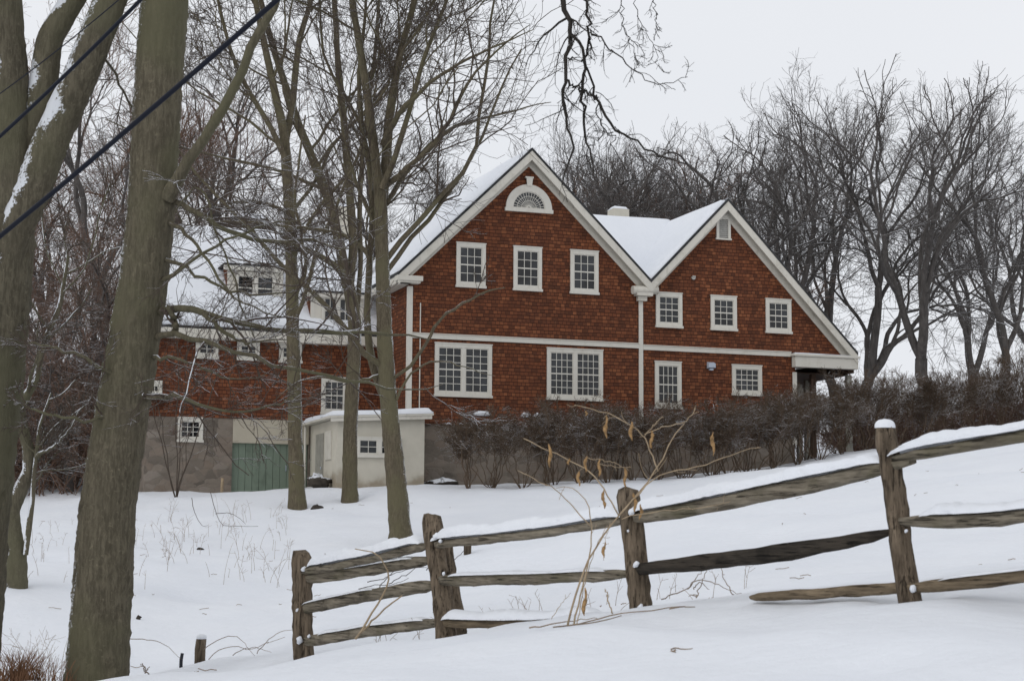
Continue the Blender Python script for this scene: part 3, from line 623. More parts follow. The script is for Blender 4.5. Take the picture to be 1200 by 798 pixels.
hero_tree('leaning_tree', 'big bare leaning tree between the utility cables and the snowy lawn', [
    ([b2] + pl([(114, 790), (118, 720), (122, 660), (126, 600), (134, 540), (145, 470), (157, 400), (168, 330), (176, 260), (181, 180), (186, 90), (193, 0), (202, -130), (215, -400)], D1), [.33, .26, .243, .245, .232, .226, .222, .213, .205, .202, .202, .203, .205, .19, .14])],
    [(pl([(196, 232), (208, 208), (232, 176), (260, 132), (283, 82), (311, 24), (345, -50), (400, -160)], D1 - .1, [0, -.1, -.2, -.3, -.4, -.5, -.7, -.9]), [.075, .052, .045, .043, .039, .036, .033, .02]),
     (pl([(190, 240), (213, 236), (238, 256), (275, 276), (312, 284), (362, 281), (410, 292)], D1, [0, -.1, -.2, -.2, -.2, -.1, 0]), [.04, .026, .022, .020, .017, .013, .006]),
     (pl([(178, 368), (196, 361), (216, 357), (250, 372), (292, 381), (345, 386), (400, 388), (450, 392), (500, 398)], D1, [0, -.1, -.2, -.3, -.3, -.2, -.1, 0, .1]), [.05, .034, .030, .027, .023, .020, .017, .012, .005]),
     (pl([(175, 398), (194, 394), (207, 390), (240, 398), (280, 413), (320, 427), (360, 438), (410, 446), (460, 458), (520, 452)], D1, [0, -.1, -.2, -.4, -.5, -.5, -.4, -.3, -.2, -.1]), [.04, .027, .024, .021, .019, .017, .014, .012, .009, .003]),
     (pl([(207, 390), (204, 372), (200, 360)], D1 - .15), [.028, .026, .022]),
     (pl([(238, 367), (255, 385), (280, 398), (300, 402), (335, 396)], D1, [-.3, -.35, -.4, -.4, -.4]), [.022, .018, .014, .010, .005]),
     (pl([(165, 470), (186, 462), (200, 461), (212, 465), (224, 473), (247, 478), (275, 481), (302, 481), (330, 472), (350, 462)], D1, [0, -.2, -.3, -.4, -.5, -.5, -.5, -.4, -.4, -.3]), [.03, .025, .023, .020, .014, .012, .010, .009, .007, .004]),
     (pl([(150, 480), (120, 490), (85, 492), (52, 484), (22, 474)], D1, [0, -.2, -.3, -.3, -.2]), [.022, .015, .013, .011, .008]),
     (pl([(150, 445), (126, 440), (100, 420), (70, 408), (35, 400)], D1, [0, -.2, -.3, -.3, -.2]), [.025, .018, .016, .012, .008]),
     (pl([(182, 300), (200, 306), (226, 318), (254, 338), (288, 347), (326, 343), (368, 352)], D1, [0, -.1, -.2, -.3, -.3, -.2, -.1]), [.03, .019, .015, .012, .010, .007, .003], 1.0),
     (pl([(180, 335), (205, 322), (232, 300), (270, 279), (318, 262), (362, 256)], D1, [0, -.2, -.3, -.4, -.4, -.3]), [.03, .018, .014, .011, .008, .003], 1.0),
     (pl([(190, 262), (214, 266), (240, 300), (268, 344), (300, 366), (335, 372)], D1, [0, -.2, -.4, -.4, -.4, -.3]), [.03, .016, .013, .010, .007, .003], 1.0),
     (pl([(170, 420), (196, 418), (222, 424), (250, 440), (280, 446), (312, 440)], D1, [0, -.2, -.3, -.4, -.4, -.4]), [.025, .014, .011, .009, .006, .003], 1.0),
     (pl([(205, 250), (232, 208), (250, 255), (262, 300), (285, 360), (300, 400)], D1, [-.2, -.4, -.4, -.3, -.2, -.2]), [.006, .008, .009, .008, .007, .005])],
    12, b2, BG, M['twig_snowy'], [dict(per=5, t0=.86, ang=(30, 60), leng=.35, n=9, wig=.12, up=.05, rr=.45, rmin=.012)] + [dict(LV_NEAR[1], per=6.5, leng=.45, rmin=.004)] + [dict(LV_NEAR[2], per=6, rmin=.0026, up=-.01)] + [dict(LV_NEAR[3], per=3.5, rmin=.002, up=-.02)], 44, rough=.026)
# small tree at the left
b3 = on_ground(22, 24, -.1)
hero_tree('small_tree', 'small crooked snow-flecked tree standing on the lawn at far left', [
    ([b3] + pl([(20, 655), (16, 625), (13, 598), (22, 578), (34, 552), (33, 525), (26, 500), (23, 478), (32, 462), (43, 445), (46, 425), (52, 400), (70, 360), (80, 300)], 24), [.17, .135, .115, .11, .105, .085, .08, .075, .07, .06, .05, .045, .04, .035, .02]),
    (pl([(14, 605), (4, 570), (-6, 530), (-12, 470), (-10, 400)], 24), [.09, .08, .07, .055, .03]),
    (pl([(30, 650), (34, 618), (38, 585), (40, 555), (46, 500), (60, 460)], 24, [-.1] * 6), [.035, .04, .035, .03, .022, .012])], [
    (pl([(36, 540), (55, 528), (68, 520), (80, 505), (95, 480)], 24, [0, -.2, -.3, -.4, -.5]), [.03, .022, .018, .012, .006])],
    13, b3, M['bark_fork'], TW, [dict(per=8, t0=.35, ang=(30, 70), leng=.4, n=8, wig=.14, up=.04, rr=.5, rmin=.01)] + LV_NEAR[1:], 12)

LV_MID = [dict(per=9.5, t0=.25, ang=(22, 55), leng=.40, n=12, wig=.15, up=.04, rr=.40, rmin=.013, taper_len=.65),
          dict(per=8, t0=.12, ang=(25, 58), leng=.48, n=9, wig=.17, up=.035, rr=.5, rmin=.008),
          dict(per=6.5, t0=.12, ang=(22, 58), leng=.52, n=7, wig=.17, up=.03, rr=.55, rmin=.0048),
          dict(per=3.6, t0=.15, ang=(20, 55), leng=.55, n=5, wig=.15, up=.02, rr=.6, rmin=.0038)]
BM = M['bark_mid']
YA = 44.0; bA = on_ground(349, YA, -.1)
hero_tree('slender_tree', 'slender straight tree in front of the green garage door', [
    ([bA] + pl([(348, 575), (346, 520), (345, 450), (343, 380), (342, 320), (340, 260), (336, 190), (332, 150), (324, 118), (312, 62), (300, 5), (285, -80), (270, -180)], YA), [.30, .235, .205, .20, .185, .175, .165, .155, .13, .115, .10, .085, .06, .03]),
    (pl([(334, 165), (343, 125), (346, 85), (351, 45), (362, 10), (378, -60), (390, -160)], YA + .2), [.12, .10, .095, .085, .075, .06, .03]),
    (pl([(336, 190), (318, 150), (290, 105), (270, 60), (255, 0), (245, -80)], YA - .3), [.09, .075, .065, .055, .045, .02])],
    [(pl([(342, 250), (320, 240), (290, 236), (250, 240), (215, 252)], YA, [0, -.4, -.8, -1.2, -1.6]), [.06, .05, .04, .03, .012])],
    21, bA, BM, TW, LV_MID, 16, rough=.03, slim=.87)
YB = 45.0; bB = on_ground(410, YB, -.1)
hero_tree('spreading_tree', 'mossy tree forking low in front of the cream annex door', [
    ([bB] + pl([(410, 572), (410, 520), (412, 470), (415, 420), (416, 380), (411, 345), (405, 325), (397, 280), (386, 237), (374, 205), (363, 178), (352, 152), (341, 120), (327, 78), (314, 35), (296, -40), (280, -130)], YB), [.27, .215, .20, .195, .19, .185, .18, .15, .14, .135, .13, .12, .115, .105, .095, .085, .06, .03]),
    (pl([(409, 335), (415, 290), (411, 240), (407, 190), (402, 130), (396, 75), (393, 20), (388, -60), (382, -160)], YB + .3), [.14, .13, .12, .11, .10, .09, .08, .06, .03]),
    (pl([(418, 370), (423, 310), (421, 255), (424, 190), (432, 120), (440, 60), (444, 0), (450, -120)], YB + .5), [.075, .07, .07, .065, .06, .055, .045, .02])],
    [(pl([(409, 328), (396, 313), (380, 302), (362, 293), (345, 288), (325, 284), (295, 280), (262, 270)], YB, [0, -.3, -.7, -1.1, -1.4, -1.6, -1.8, -2]), [.10, .085, .075, .065, .055, .045, .03, .012]),
     (pl([(416, 345), (400, 320), (380, 300), (355, 290), (325, 300)], YB, [0, .5, .9, 1.2, 1.4]), [.05, .045, .04, .03, .012]),
     (pl([(437, 305), (420, 285), (400, 272), (370, 268), (330, 265), (280, 258), (240, 262)], YB - 6, [0, -.3, -.5, -.7, -.9, -1, -1]), [.06, .05, .045, .04, .032, .022, .01])],
    22, bB, BM, TW, LV_MID, 16, rough=.03, slim=.91)
YC = 35.0; bC = on_ground(471, YC, -.1)
hero_tree('tall_tree', 'tall many-stemmed tree beside the left gable, nearest the split rail fence', [
    ([bC] + pl([(469, 620), (465, 570), (461, 530), (457, 490), (454, 450), (451, 400), (449, 340), (447, 280), (446, 230), (442, 205), (437, 165), (432, 120), (424, 70), (414, 10), (404, -60), (392, -160)], YC), [.36, .285, .255, .24, .225, .215, .20, .185, .175, .17, .13, .12, .11, .10, .085, .065, .03]),
    (pl([(448, 232), (452, 195), (455, 150), (461, 105), (469, 62), (481, 20), (497, -40), (520, -130)], YC + .2), [.15, .13, .12, .105, .09, .08, .06, .025]),
    (pl([(452, 470), (440, 440), (433, 412), (430, 370), (433, 310), (437, 255), (434, 200), (424, 150), (420, 90), (428, 20), (432, -80)], YC + .4), [.11, .105, .10, .09, .085, .08, .075, .065, .055, .04, .015]),
    (pl([(447, 222), (461, 190), (480, 130), (496, 70), (520, 10), (548, -60)], YC - .3), [.085, .075, .065, .055, .045, .02])],
    [(pl([(449, 220), (461, 212), (485, 190), (510, 168), (531, 140), (538, 112), (556, 85), (590, 50), (620, 30)], YC, [0, -.3, -.6, -.9, -1.1, -1.2, -1.4, -1.6, -1.8]), [.07, .06, .05, .045, .04, .034, .026, .018, .008]),
     (pl([(452, 238), (466, 215), (490, 185), (525, 150), (570, 138), (610, 128), (645, 120)], YC + .5, [0, .3, .6, 1, 1.4, 1.7, 2]), [.06, .05, .045, .04, .03, .018, .008]),
     (pl([(448, 170), (470, 130), (500, 100), (540, 72), (585, 55), (625, 35)], YC, [0, -.4, -.8, -1.2, -1.6, -2]), [.06, .05, .04, .03, .02, .008]),
     (pl([(444, 440), (420, 448), (395, 446), (370, 440), (345, 448), (320, 470)], YC, [0, -.4, -.7, -.9, -1, -1]), [.035, .028, .022, .018, .013, .006], .5),
     (pl([(458, 445), (480, 430), (496, 410), (507, 385), (520, 370), (545, 353), (572, 341), (592, 336)], YC, [0, -.2, -.4, -.5, -.6, -.7, -.8, -.8]), [.04, .035, .034, .032, .028, .025, .018, .008], .12),
     (pl([(462, 475), (472, 450), (490, 430), (510, 420), (530, 425), (556, 434), (580, 440)], YC, [0, -.2, -.3, -.4, -.5, -.5, -.5]), [.03, .025, .02, .018, .014, .01, .005], .3)],
    23, bC, BM, TW, LV_MID, 16, rough=.035, slim=.78)

def sapling(px, Y, label, seed, H, nst):
    rng = np.random.default_rng(seed); p = on_ground(px, Y, -.1); r = thing('sapling', label, 'tree', p); n = 14; s = np.linspace(0, 1, n)
    a = rng.uniform(0, 2 * PI, nst); P = np.zeros((nst, n, 3)); sp = rng.uniform(.25, .6, nst) * H
    P[:, :, 0] = (np.cos(a) * sp)[:, None] * s ** 1.05; P[:, :, 1] = (np.sin(a) * sp * .6)[:, None] * s ** 1.05; P[:, :, 2] = (H * rng.uniform(.6, 1, nst))[:, None] * (s * 1.3 - .3 * s ** 3)[None]
    P[:, 1:] += rng.standard_normal((nst, n - 1, 3)) * .03
    R_ = (.015 * rng.uniform(.7, 1.2, nst))[:, None] * (1 - .75 * s)[None]; l1, r1 = spawn(rng, P, R_, 9, .25, (25, 65), .34, 8, .13, -.03, .5, rmin=.006)
    l2, r2 = spawn(rng, l1, r1, 7, .1, (25, 65), .5, 6, .14, -.04, .6, rmin=.0042); l3, r3 = spawn(rng, l2, r2, 3, .1, (25, 60), .55, 4, .14, -.03, .7, rmin=.0036)
    v, q = merge([tubes(P, R_, 6), tubes(l1, r1, 4)]); link('trunk', np_mesh('trunk', v, q, [M['twig']]), r); v, q = merge([tubes(l2, r2, 3), tubes(l3, r3, 3)]); link('crown', np_mesh('crown', v, q, [M['twig']]), r)
sapling(206, 46.5, 'many-stemmed arching sapling in front of the stone wall by the basement window', 71, 6.0, 6)
# --- background trees: prototypes in local coordinates, then individuals
def fork(rng, P, R, L, ang, n, wig, up, cnt):
    """every branch ends in a fork: one leader and cnt-1 side shoots"""
    T = nrm(P[:, -1] - P[:, -2]); B = len(P); k = rng.choice(cnt[0], B, p=cnt[1]); idx = np.repeat(np.arange(B), k); C = len(idx)
    first = np.r_[True, idx[1:] != idx[:-1]]; base = nrm(np.cross(T, rng.standard_normal((B, 3)))); b2 = np.cross(T, base)
    order = np.arange(C) - np.repeat(np.r_[0, np.cumsum(k)[:-1]], k); az = 2 * PI * order / k[idx] + rng.uniform(-.5, .5, C)
    rv = np.cos(az)[:, None] * base[idx] + np.sin(az)[:, None] * b2[idx]
    a = np.radians(np.where(first, rng.uniform(ang[0] * .4, ang[0], C), rng.uniform(ang[0], ang[1], C)))[:, None]
    d = np.cos(a) * T[idx] + np.sin(a) * rv; st = (L * rng.uniform(.65, 1.3, C) * np.where(first, 1.1, .9) / (n - 1))[:, None]
    out = np.empty((C, n, 3)); out[:, 0] = P[idx, -1]
    for q in range(1, n):
        d = nrm(d + wig * rng.standard_normal((C, 3)) + np.array([0, 0, up])); out[:, q] = out[:, q - 1] + d * st
    r0 = R[idx, -1] * np.where(first, .88, .70); s = np.linspace(0, 1, n)
    return out, r0[:, None] * (1 - .22 * s[None])
def auto_tree(seed, H, r0, stems, ang, trunk=.25, up=.03, gens=6, decay=.80):
    rng = np.random.default_rng(seed); n = 12; P = np.zeros((1, n, 3)); s = np.linspace(0, 1, n); P[0, :, 2] = H * trunk * s
    P[0, :, :2] = np.cumsum(rng.standard_normal((n, 2)) * H * .005, axis=0); R = (r0 * (1 - .2 * s))[None]; R[0, 0] = r0 * 1.4; R[0, 1] = r0 * 1.12
    big = [tubes(P, R, 9)]; cur, cr = P, R; L = H * .20; cp, crr = [], []
    for g in range(gens):
        cur, cr = fork(rng, cur, cr, L, ang if g else (ang[0] * .9, ang[1] * .85), 7, .10 + .012 * g, up, ([stems], [1.]) if g == 0 else ([2, 3], [.8, .2]))
        cr = np.maximum(cr, .009)
        if g >= 1:
            sx, sr = spawn(rng, cur, cr, .42, .15, (38, 75), .75, 7, .15, up, .5, tip=.7, rmin=.008, t1=.95)
            if g < gens - 1: cur = np.concatenate([cur, sx]); cr = np.concatenate([cr, sr])
        (big if g < 4 else cp).append(tubes(cur, cr, 7 if g < 2 else 5 if g < 4 else 3)); crr.append((cur, cr)); L *= decay
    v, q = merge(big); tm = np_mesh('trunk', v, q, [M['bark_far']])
    src = [x for x in crr[-3:]]
    A = np.concatenate([x[0] for x in src]); Ar = np.concatenate([x[1] for x in src])
    l3, r3 = spawn(rng, A, Ar, 2.4, .1, (25, 65), .62, 6, .16, .03, .6, rmin=.0058)
    l4, r4 = spawn(rng, l3, r3, 1.3, .1, (22, 58), .62, 5, .15, .03, .7, rmin=.0046)
    v, q = merge(cp + [tubes(l3, r3, 3), tubes(l4, r4, 3)])
    return tm, v, q
PROTO = []
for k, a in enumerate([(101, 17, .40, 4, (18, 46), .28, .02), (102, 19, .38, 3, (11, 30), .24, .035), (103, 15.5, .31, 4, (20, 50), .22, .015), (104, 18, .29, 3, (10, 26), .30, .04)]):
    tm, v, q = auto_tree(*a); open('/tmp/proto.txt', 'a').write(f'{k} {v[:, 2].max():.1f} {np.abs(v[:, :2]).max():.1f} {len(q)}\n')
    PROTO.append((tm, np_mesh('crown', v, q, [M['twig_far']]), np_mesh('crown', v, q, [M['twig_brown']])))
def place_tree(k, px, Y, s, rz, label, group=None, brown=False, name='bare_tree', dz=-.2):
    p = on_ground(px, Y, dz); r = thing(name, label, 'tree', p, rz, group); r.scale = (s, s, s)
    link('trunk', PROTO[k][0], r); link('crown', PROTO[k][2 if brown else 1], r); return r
# right of and behind the right gable
place_tree(0, 900, 78, .93, .6, 'broad bare tree rising just behind the right gable peak', name='bare_tree')
place_tree(1, 1092, 74, .84, 2.1, 'tall bare tree with two long upright stems right of the porch')
place_tree(2, 1020, 80, .98, 4.0, 'wide-limbed bare tree just beyond the porch roof end')
place_tree(3, 1182, 76, .80, 1.2, 'tall narrow bare tree at the right edge of the view')
place_tree(1, 1138, 95, .86, 5.3, 'distant bare tree in the gap left of the right edge tree')
place_tree(0, 1225, 90, .88, 2.7, 'bare tree whose twigs come in from the right edge')
place_tree(3, 985, 88, .92, 3.3, 'slim bare tree seen just past the slope of the right gable')
G1 = 'trees of the dense wood behind the house'
for j, (k, px, Y, s, rz) in enumerate([(2, 660, 84, .84, .3), (0, 700, 88, .9, 1.7), (3, 735, 80, .72, 2.9), (1, 765, 92, .80, 4.4), (2, 800, 86, .95, 5.2), (3, 680, 98, .84, 3.6), (1, 720, 100, .88, 2.2), (2, 775, 102, 1.05, 1.1), (0, 640, 100, .82, 2.4), (2, 745, 84, .88, .2), (0, 690, 80, .72, 5.5), (1, 940, 108, .84, 5.7)]):
    place_tree(k, px, Y, s, rz, 'bare tree in the dense dark wood behind the cream ridge chimney', G1, brown=(j % 4 == 0))
G2 = 'trees of the wood behind the left wing'
for j, (k, px, Y, s, rz) in enumerate([(0, 520, 82, .70, .5), (2, 575, 88, .60, 3.1), (3, 455, 86, .85, 1.3), (2, 385, 84, .8, 2.3), (1, 288, 76, .9, .2), (3, 240, 80, .95, 3.7)]):
    place_tree(k, px, Y, s, rz, 'bare tree in the wood behind the snowy roof of the left wing', G2, brown=(j % 3 == 1))
G3 = 'brown trees on the wooded slope at left'
for j, (k, px, Y, s, rz) in enumerate([(3, 120, 66, .9, 2.0), (2, 92, 60, .55, 3.3), (0, 55, 74, .8, 5.0), (2, 20, 58, .55, 1.1), (2, 215, 82, .55, 2.8), (3, 130, 54, .45, 3.0), (2, 75, 52, .42, 1.5)]):
    place_tree(k, px, Y, s, rz, 'brown bare tree on the wooded slope behind the two large left trunks', G3, brown=True)

# the tree whose drooping bough hangs into the top of the view; its trunk stands right of the view
YO = 12.0; bO = np.array([5.6, 11.0, gz(5.6, 11.0) - .2]); o6 = lambda pts: [(440 + x / 3.158, y / 3.158) for x, y in pts]
bough0 = at(655, -30, YO); bough1 = at(682, -30, YO)
hero_tree('overhanging_tree', 'dark drooping bare bough hanging into the top of the picture above the gable', [
    ([bO, (5.6, 11.0, 2.0), (5.5, 11.1, 4.5), (5.3, 11.2, 7.5), (5.2, 11.4, 10.5), (5.1, 11.6, 13)], [.30, .24, .21, .17, .11, .04]),
    ([(5.4, 11.15, 5.2), (4.2, 11.3, 6.6), (2.9, 11.6, 7.0), (1.7, 11.9, 6.4), (.9, 12, 5.5), tuple(bough0)], [.12, .10, .08, .06, .045, .026]),
    ([(2.9, 11.6, 7.0), (2.0, 11.7, 6.8), (1.2, 11.9, 5.6), tuple(bough1)], [.06, .05, .03, .018]),
    ([(4.2, 11.3, 6.6), (3.0, 12.0, 7.2), (1.9, 12.1, 6.2), tuple(at(735, -40, YO))], [.05, .04, .02, .008])],
    [(pl(o6([(685, -60), (700, 30), (722, 80), (728, 130), (705, 240), (690, 300), (680, 385), (710, 450), (736, 510), (730, 600), (715, 650), (682, 685)]), YO), [0.0205, 0.0192, 0.0173, 0.0153, 0.0134, 0.0115, 0.0103, 0.0093, 0.0083, 0.0071, 0.0057, 0.0039]),
     (pl(o6([(726, 130), (752, 165), (768, 200), (770, 300), (765, 430), (775, 500), (790, 570), (822, 645)]), YO, [0, .05, .1, .1, .1, .1, .1, .1]), [0.0115, 0.0109, 0.0109, 0.0109, 0.0096, 0.0083, 0.0064, 0.0032]),
     (pl(o6([(765, -60), (775, 10), (795, 80), (796, 120), (782, 180), (768, 220)]), YO + .1), [0.0109, 0.0103, 0.0096, 0.0089, 0.0077, 0.0077]),
     (pl(o6([(770, 230), (800, 280), (822, 330), (820, 375), (848, 430), (876, 485), (950, 515), (1050, 575), (1115, 612)]), YO + .1), [0.0077, 0.0077, 0.0089, 0.0096, 0.0096, 0.0089, 0.0077, 0.0064, 0.0032]),
     (pl(o6([(704, 292), (730, 318), (760, 332), (800, 348), (822, 372)]), YO + .03), [0.0096, 0.0089, 0.0086, 0.0083, 0.0083]),
     (pl(o6([(796, 112), (850, 155), (880, 190), (922, 206), (930, 240), (955, 280), (1010, 300), (1060, 310), (1115, 290), (1150, 300)]), YO + .2), [0.0064, 0.0057, 0.0051, 0.0051, 0.0045, 0.0039, 0.0035, 0.0032, 0.0025, 0.0019]),
     (pl(o6([(880, 490), (840, 500), (800, 530), (780, 570), (790, 630)]), YO), [0.0051, 0.0045, 0.0039, 0.0032, 0.0019]),
     (pl(o6([(905, -40), (910, 40), (925, 110), (955, 190), (960, 260)]), YO + .3), [0.0039, 0.0035, 0.0032, 0.0025, 0.0019]),
     (pl(o6([(950, -40), (965, 50), (1005, 110), (1035, 190), (1050, 250)]), YO + .4), [0.0032, 0.0029, 0.0025, 0.0022, 0.0019]),
     (pl(o6([(1010, -40), (1030, 20), (1045, 80), (1040, 130)]), YO + .4), [0.0032, 0.0029, 0.0025, 0.0019]),
     (pl(o6([(825, 385), (815, 430), (850, 470), (880, 500), (900, 570), (935, 640)]), YO - .1), [0.0045, 0.0045, 0.0045, 0.0039, 0.0032, 0.0019])],
    31, bO, M['twig_dark'], M['twig_dark'], [dict(per=5, t0=.5, ang=(30, 60), leng=.25, n=8, wig=.14, up=.0, rr=.4, rmin=.006, t1=.8),
        dict(per=8, t0=.15, ang=(30, 75), leng=.26, n=8, wig=.2, up=-.05, rr=.5, rmin=.0022),
        dict(per=5, t0=.15, ang=(30, 70), leng=.5, n=5, wig=.2, up=-.04, rr=.6, rmin=.0015)], 10, 7)

# ------------------------------------------------------------------ hedge
def shrub_mesh(seed, H, nst, twig):
    rng = np.random.default_rng(seed); n = 9; P = np.zeros((nst, n, 3)); s = np.linspace(0, 1, n)
    a = rng.uniform(0, 2 * PI, nst); sp = rng.uniform(.2, .95, nst)
    P[:, :, 0] = (np.cos(a) * .035)[:, None] + (np.cos(a) * sp)[:, None] * s ** .75; P[:, :, 1] = (np.sin(a) * .035)[:, None] + (np.sin(a) * sp)[:, None] * s ** .75
    P[:, :, 2] = (H * rng.uniform(.6, .85, nst))[:, None] * s
    P[:, 1:] += rng.standard_normal((nst, n - 1, 3)) * .03
    R = (.0135 * rng.uniform(.7, 1.3, nst))[:, None] * (1 - .6 * s)[None]
    l1, r1 = spawn(rng, P, R, 8, .48, (18, 58), .40, 7, .14, .08, .6, rmin=.006)
    l2, r2 = spawn(rng, l1, r1, 6, .15, (20, 60), .55, 6, .16, .05, .6, rmin=.0038)
    l3, r3 = spawn(rng, l2, r2, 4, .1, (20, 60), .65, 4, .15, .03, .7, rmin=.0034)
    v, q = merge([tubes(P, R, 6), tubes(l1, r1, 4)]); v2, q2 = merge([tubes(l2, r2, 3), tubes(l3, r3, 3)])
    return np_mesh('stem', v, q, [M['hedge_twig']]), np_mesh('crown', v2, q2, [twig])
SH = [shrub_mesh(s, h, n, M['hedge_twig']) for s, h, n in ((201, 2.2, 9), (202, 2.35, 10), (203, 2.1, 8))]
SR = [shrub_mesh(s, h, n, M['hedge_red']) for s, h, n in ((211, 2.5, 8), (212, 2.3, 9))]
ords = 'first second third fourth fifth sixth seventh eighth ninth tenth eleventh twelfth thirteenth fourteenth fifteenth sixteenth seventeenth eighteenth nineteenth twentieth twenty-first twenty-second twenty-third'.split()
pos = [(549, 46.0), (577, 46.4), (612, 46.2), (642, 46.6), (680, 46.7), (712, 47.0), (742, 47.1), (772, 47.4), (806, 47.6), (832, 47.9), (856, 48.1), (882, 48.5), (908, 48.8), (936, 49.3), (962, 49.7), (988, 50.2), (1016, 50.6), (1046, 51), (1078, 51.4), (1112, 51.9), (1146, 52.3), (1180, 52.8), (1216, 53.2)]
rng = np.random.default_rng(77)
for j, (px, Y) in enumerate(pos):
    t = thing('hedge_shrub', f'leafless vase-shaped hedge shrub, {ords[j]} from the cream annex in the front row', 'shrub', on_ground(px, Y, -.05), rng.uniform(0, 6), 'front row of hedge shrubs below the gables')
    s = rng.uniform(.88, 1.06) * 1.1; t.scale = (s, s, s * rng.uniform(.84, .98)); a, c = SH[j % 3]; link('stem', a, t); link('crown', c, t)
for j in range(17):
    px = 650 + j * 37; Y = 49.0 + j * .34
    t = thing('hedge_shrub', 'reddish brown leafless shrub in the row close to the house wall', 'shrub', on_ground(px, Y, -.05), rng.uniform(0, 6), 'back row of reddish shrubs against the house')
    s = rng.uniform(.86, 1.05); t.scale = (s * 1.05, s * 1.05, s * .82); a, c = SR[j % 2]; link('stem', a, t); link('crown', c, t)

# undergrowth on the slope at left: one tangled mass nobody could count
def thicket(name, n, pxr, Yr, hr, seed, mat, nb, tilt=.45):
    rng = np.random.default_rng(seed); x = []; y = []
    px = rng.uniform(*pxr, n); Y = rng.uniform(*Yr, n); X = (px - 600) / FPX * Y * 1.0
    Z = ground(X, Y); m = 7; P = np.zeros((n, m, 3)); s = np.linspace(0, 1, m); h = rng.uniform(*hr, n)
    d = nrm(np.c_[rng.standard_normal((n, 2)) * tilt, np.ones(n)]); cv = rng.standard_normal((n, 3)) * .18; cv[:, 2] = -np.abs(cv[:, 2]) * .6
    P[:] = np.c_[X, Y, Z][:, None] + d[:, None] * (h[:, None] * s)[..., None] + cv[:, None] * (h[:, None] * s ** 2)[..., None]
    R = (.018 * rng.uniform(.6, 1.4, n))[:, None] * (1 - .6 * s)[None]
    l1, r1 = spawn(rng, P, R, nb, .15, (25, 75), .42, 6, .18, -.0, .6, rmin=.008)
    l2, r2 = spawn(rng, l1, r1, nb * .7, .1, (25, 75), .5, 4, .18, 0, .7, rmin=.0065)
    v, q = merge([tubes(P, R, 4), tubes(l1, r1, 3), tubes(l2, r2, 3)])
    return link(name, np_mesh(name, v, q, [mat]))
tag(thicket('undergrowth', 1500, (-70, 205), (51, 78), (1.5, 5.0), 301, M['twig_brown'], 7), 'tangled brown leafless undergrowth flecked with snow on the left slope', 'undergrowth', kind='stuff')
tag(thicket('brush', 1100, (985, 1290), (55, 70), (.8, 1.7), 302, M['hedge_red'], 8, .8), 'low brown brush running behind the hedge at the right edge', 'brush', kind='stuff')
tag(thicket('woodland_brush', 1300, (610, 860), (78, 112), (3.5, 8), 303, M['twig_far'], 6), 'dark leafless underwood filling the wood behind the ridge', 'underwood', kind='stuff')

# ------------------------------------------------------------------ split rail fence
fp0 = at(1066, 697, 9.5)[:2]; fp1 = at(357, 758, 15.3)[:2]; fd = (fp1 - fp0) / np.linalg.norm(fp1 - fp0); fn = np.array([fd[1], -fd[0]])
if fn[1] > 0: fn = -fn                                   # towards the camera
def fpt(px, py, off=0.):
    """point on the vertical plane of the fence seen at a bearing"""
    d = ray(px, py); o = fp0 + fn * off; t = (o @ fn) / (d[:2] @ fn); return d * t
FA = math.atan2(-fd[1], -fd[0]); FR = np.array([[math.cos(FA), math.sin(FA), 0], [-math.sin(FA), math.cos(FA), 0], [0, 0, 1]])
fence = thing('split_rail_fence', 'weathered grey split rail fence climbing to the right through the snow', 'fence', (*fp0, gz(*fp0)), FA)
FO = np.array([*fp0, gz(*fp0)])
def slab(pts, hw_, hd, rng, k=9, seg=22, jag=.10, flat=True):
    """an irregular split timber along pts with half sizes hw_ (across, up) and hd (depth)"""
    q, r = interp_poly(pts, [1] * len(pts), seg, rng); r = np.interp(np.linspace(0, 1, seg), np.linspace(0, 1, len(hw_)), hw_)
    T = nrm(np.gradient(q, axis=0)); return q, r, T
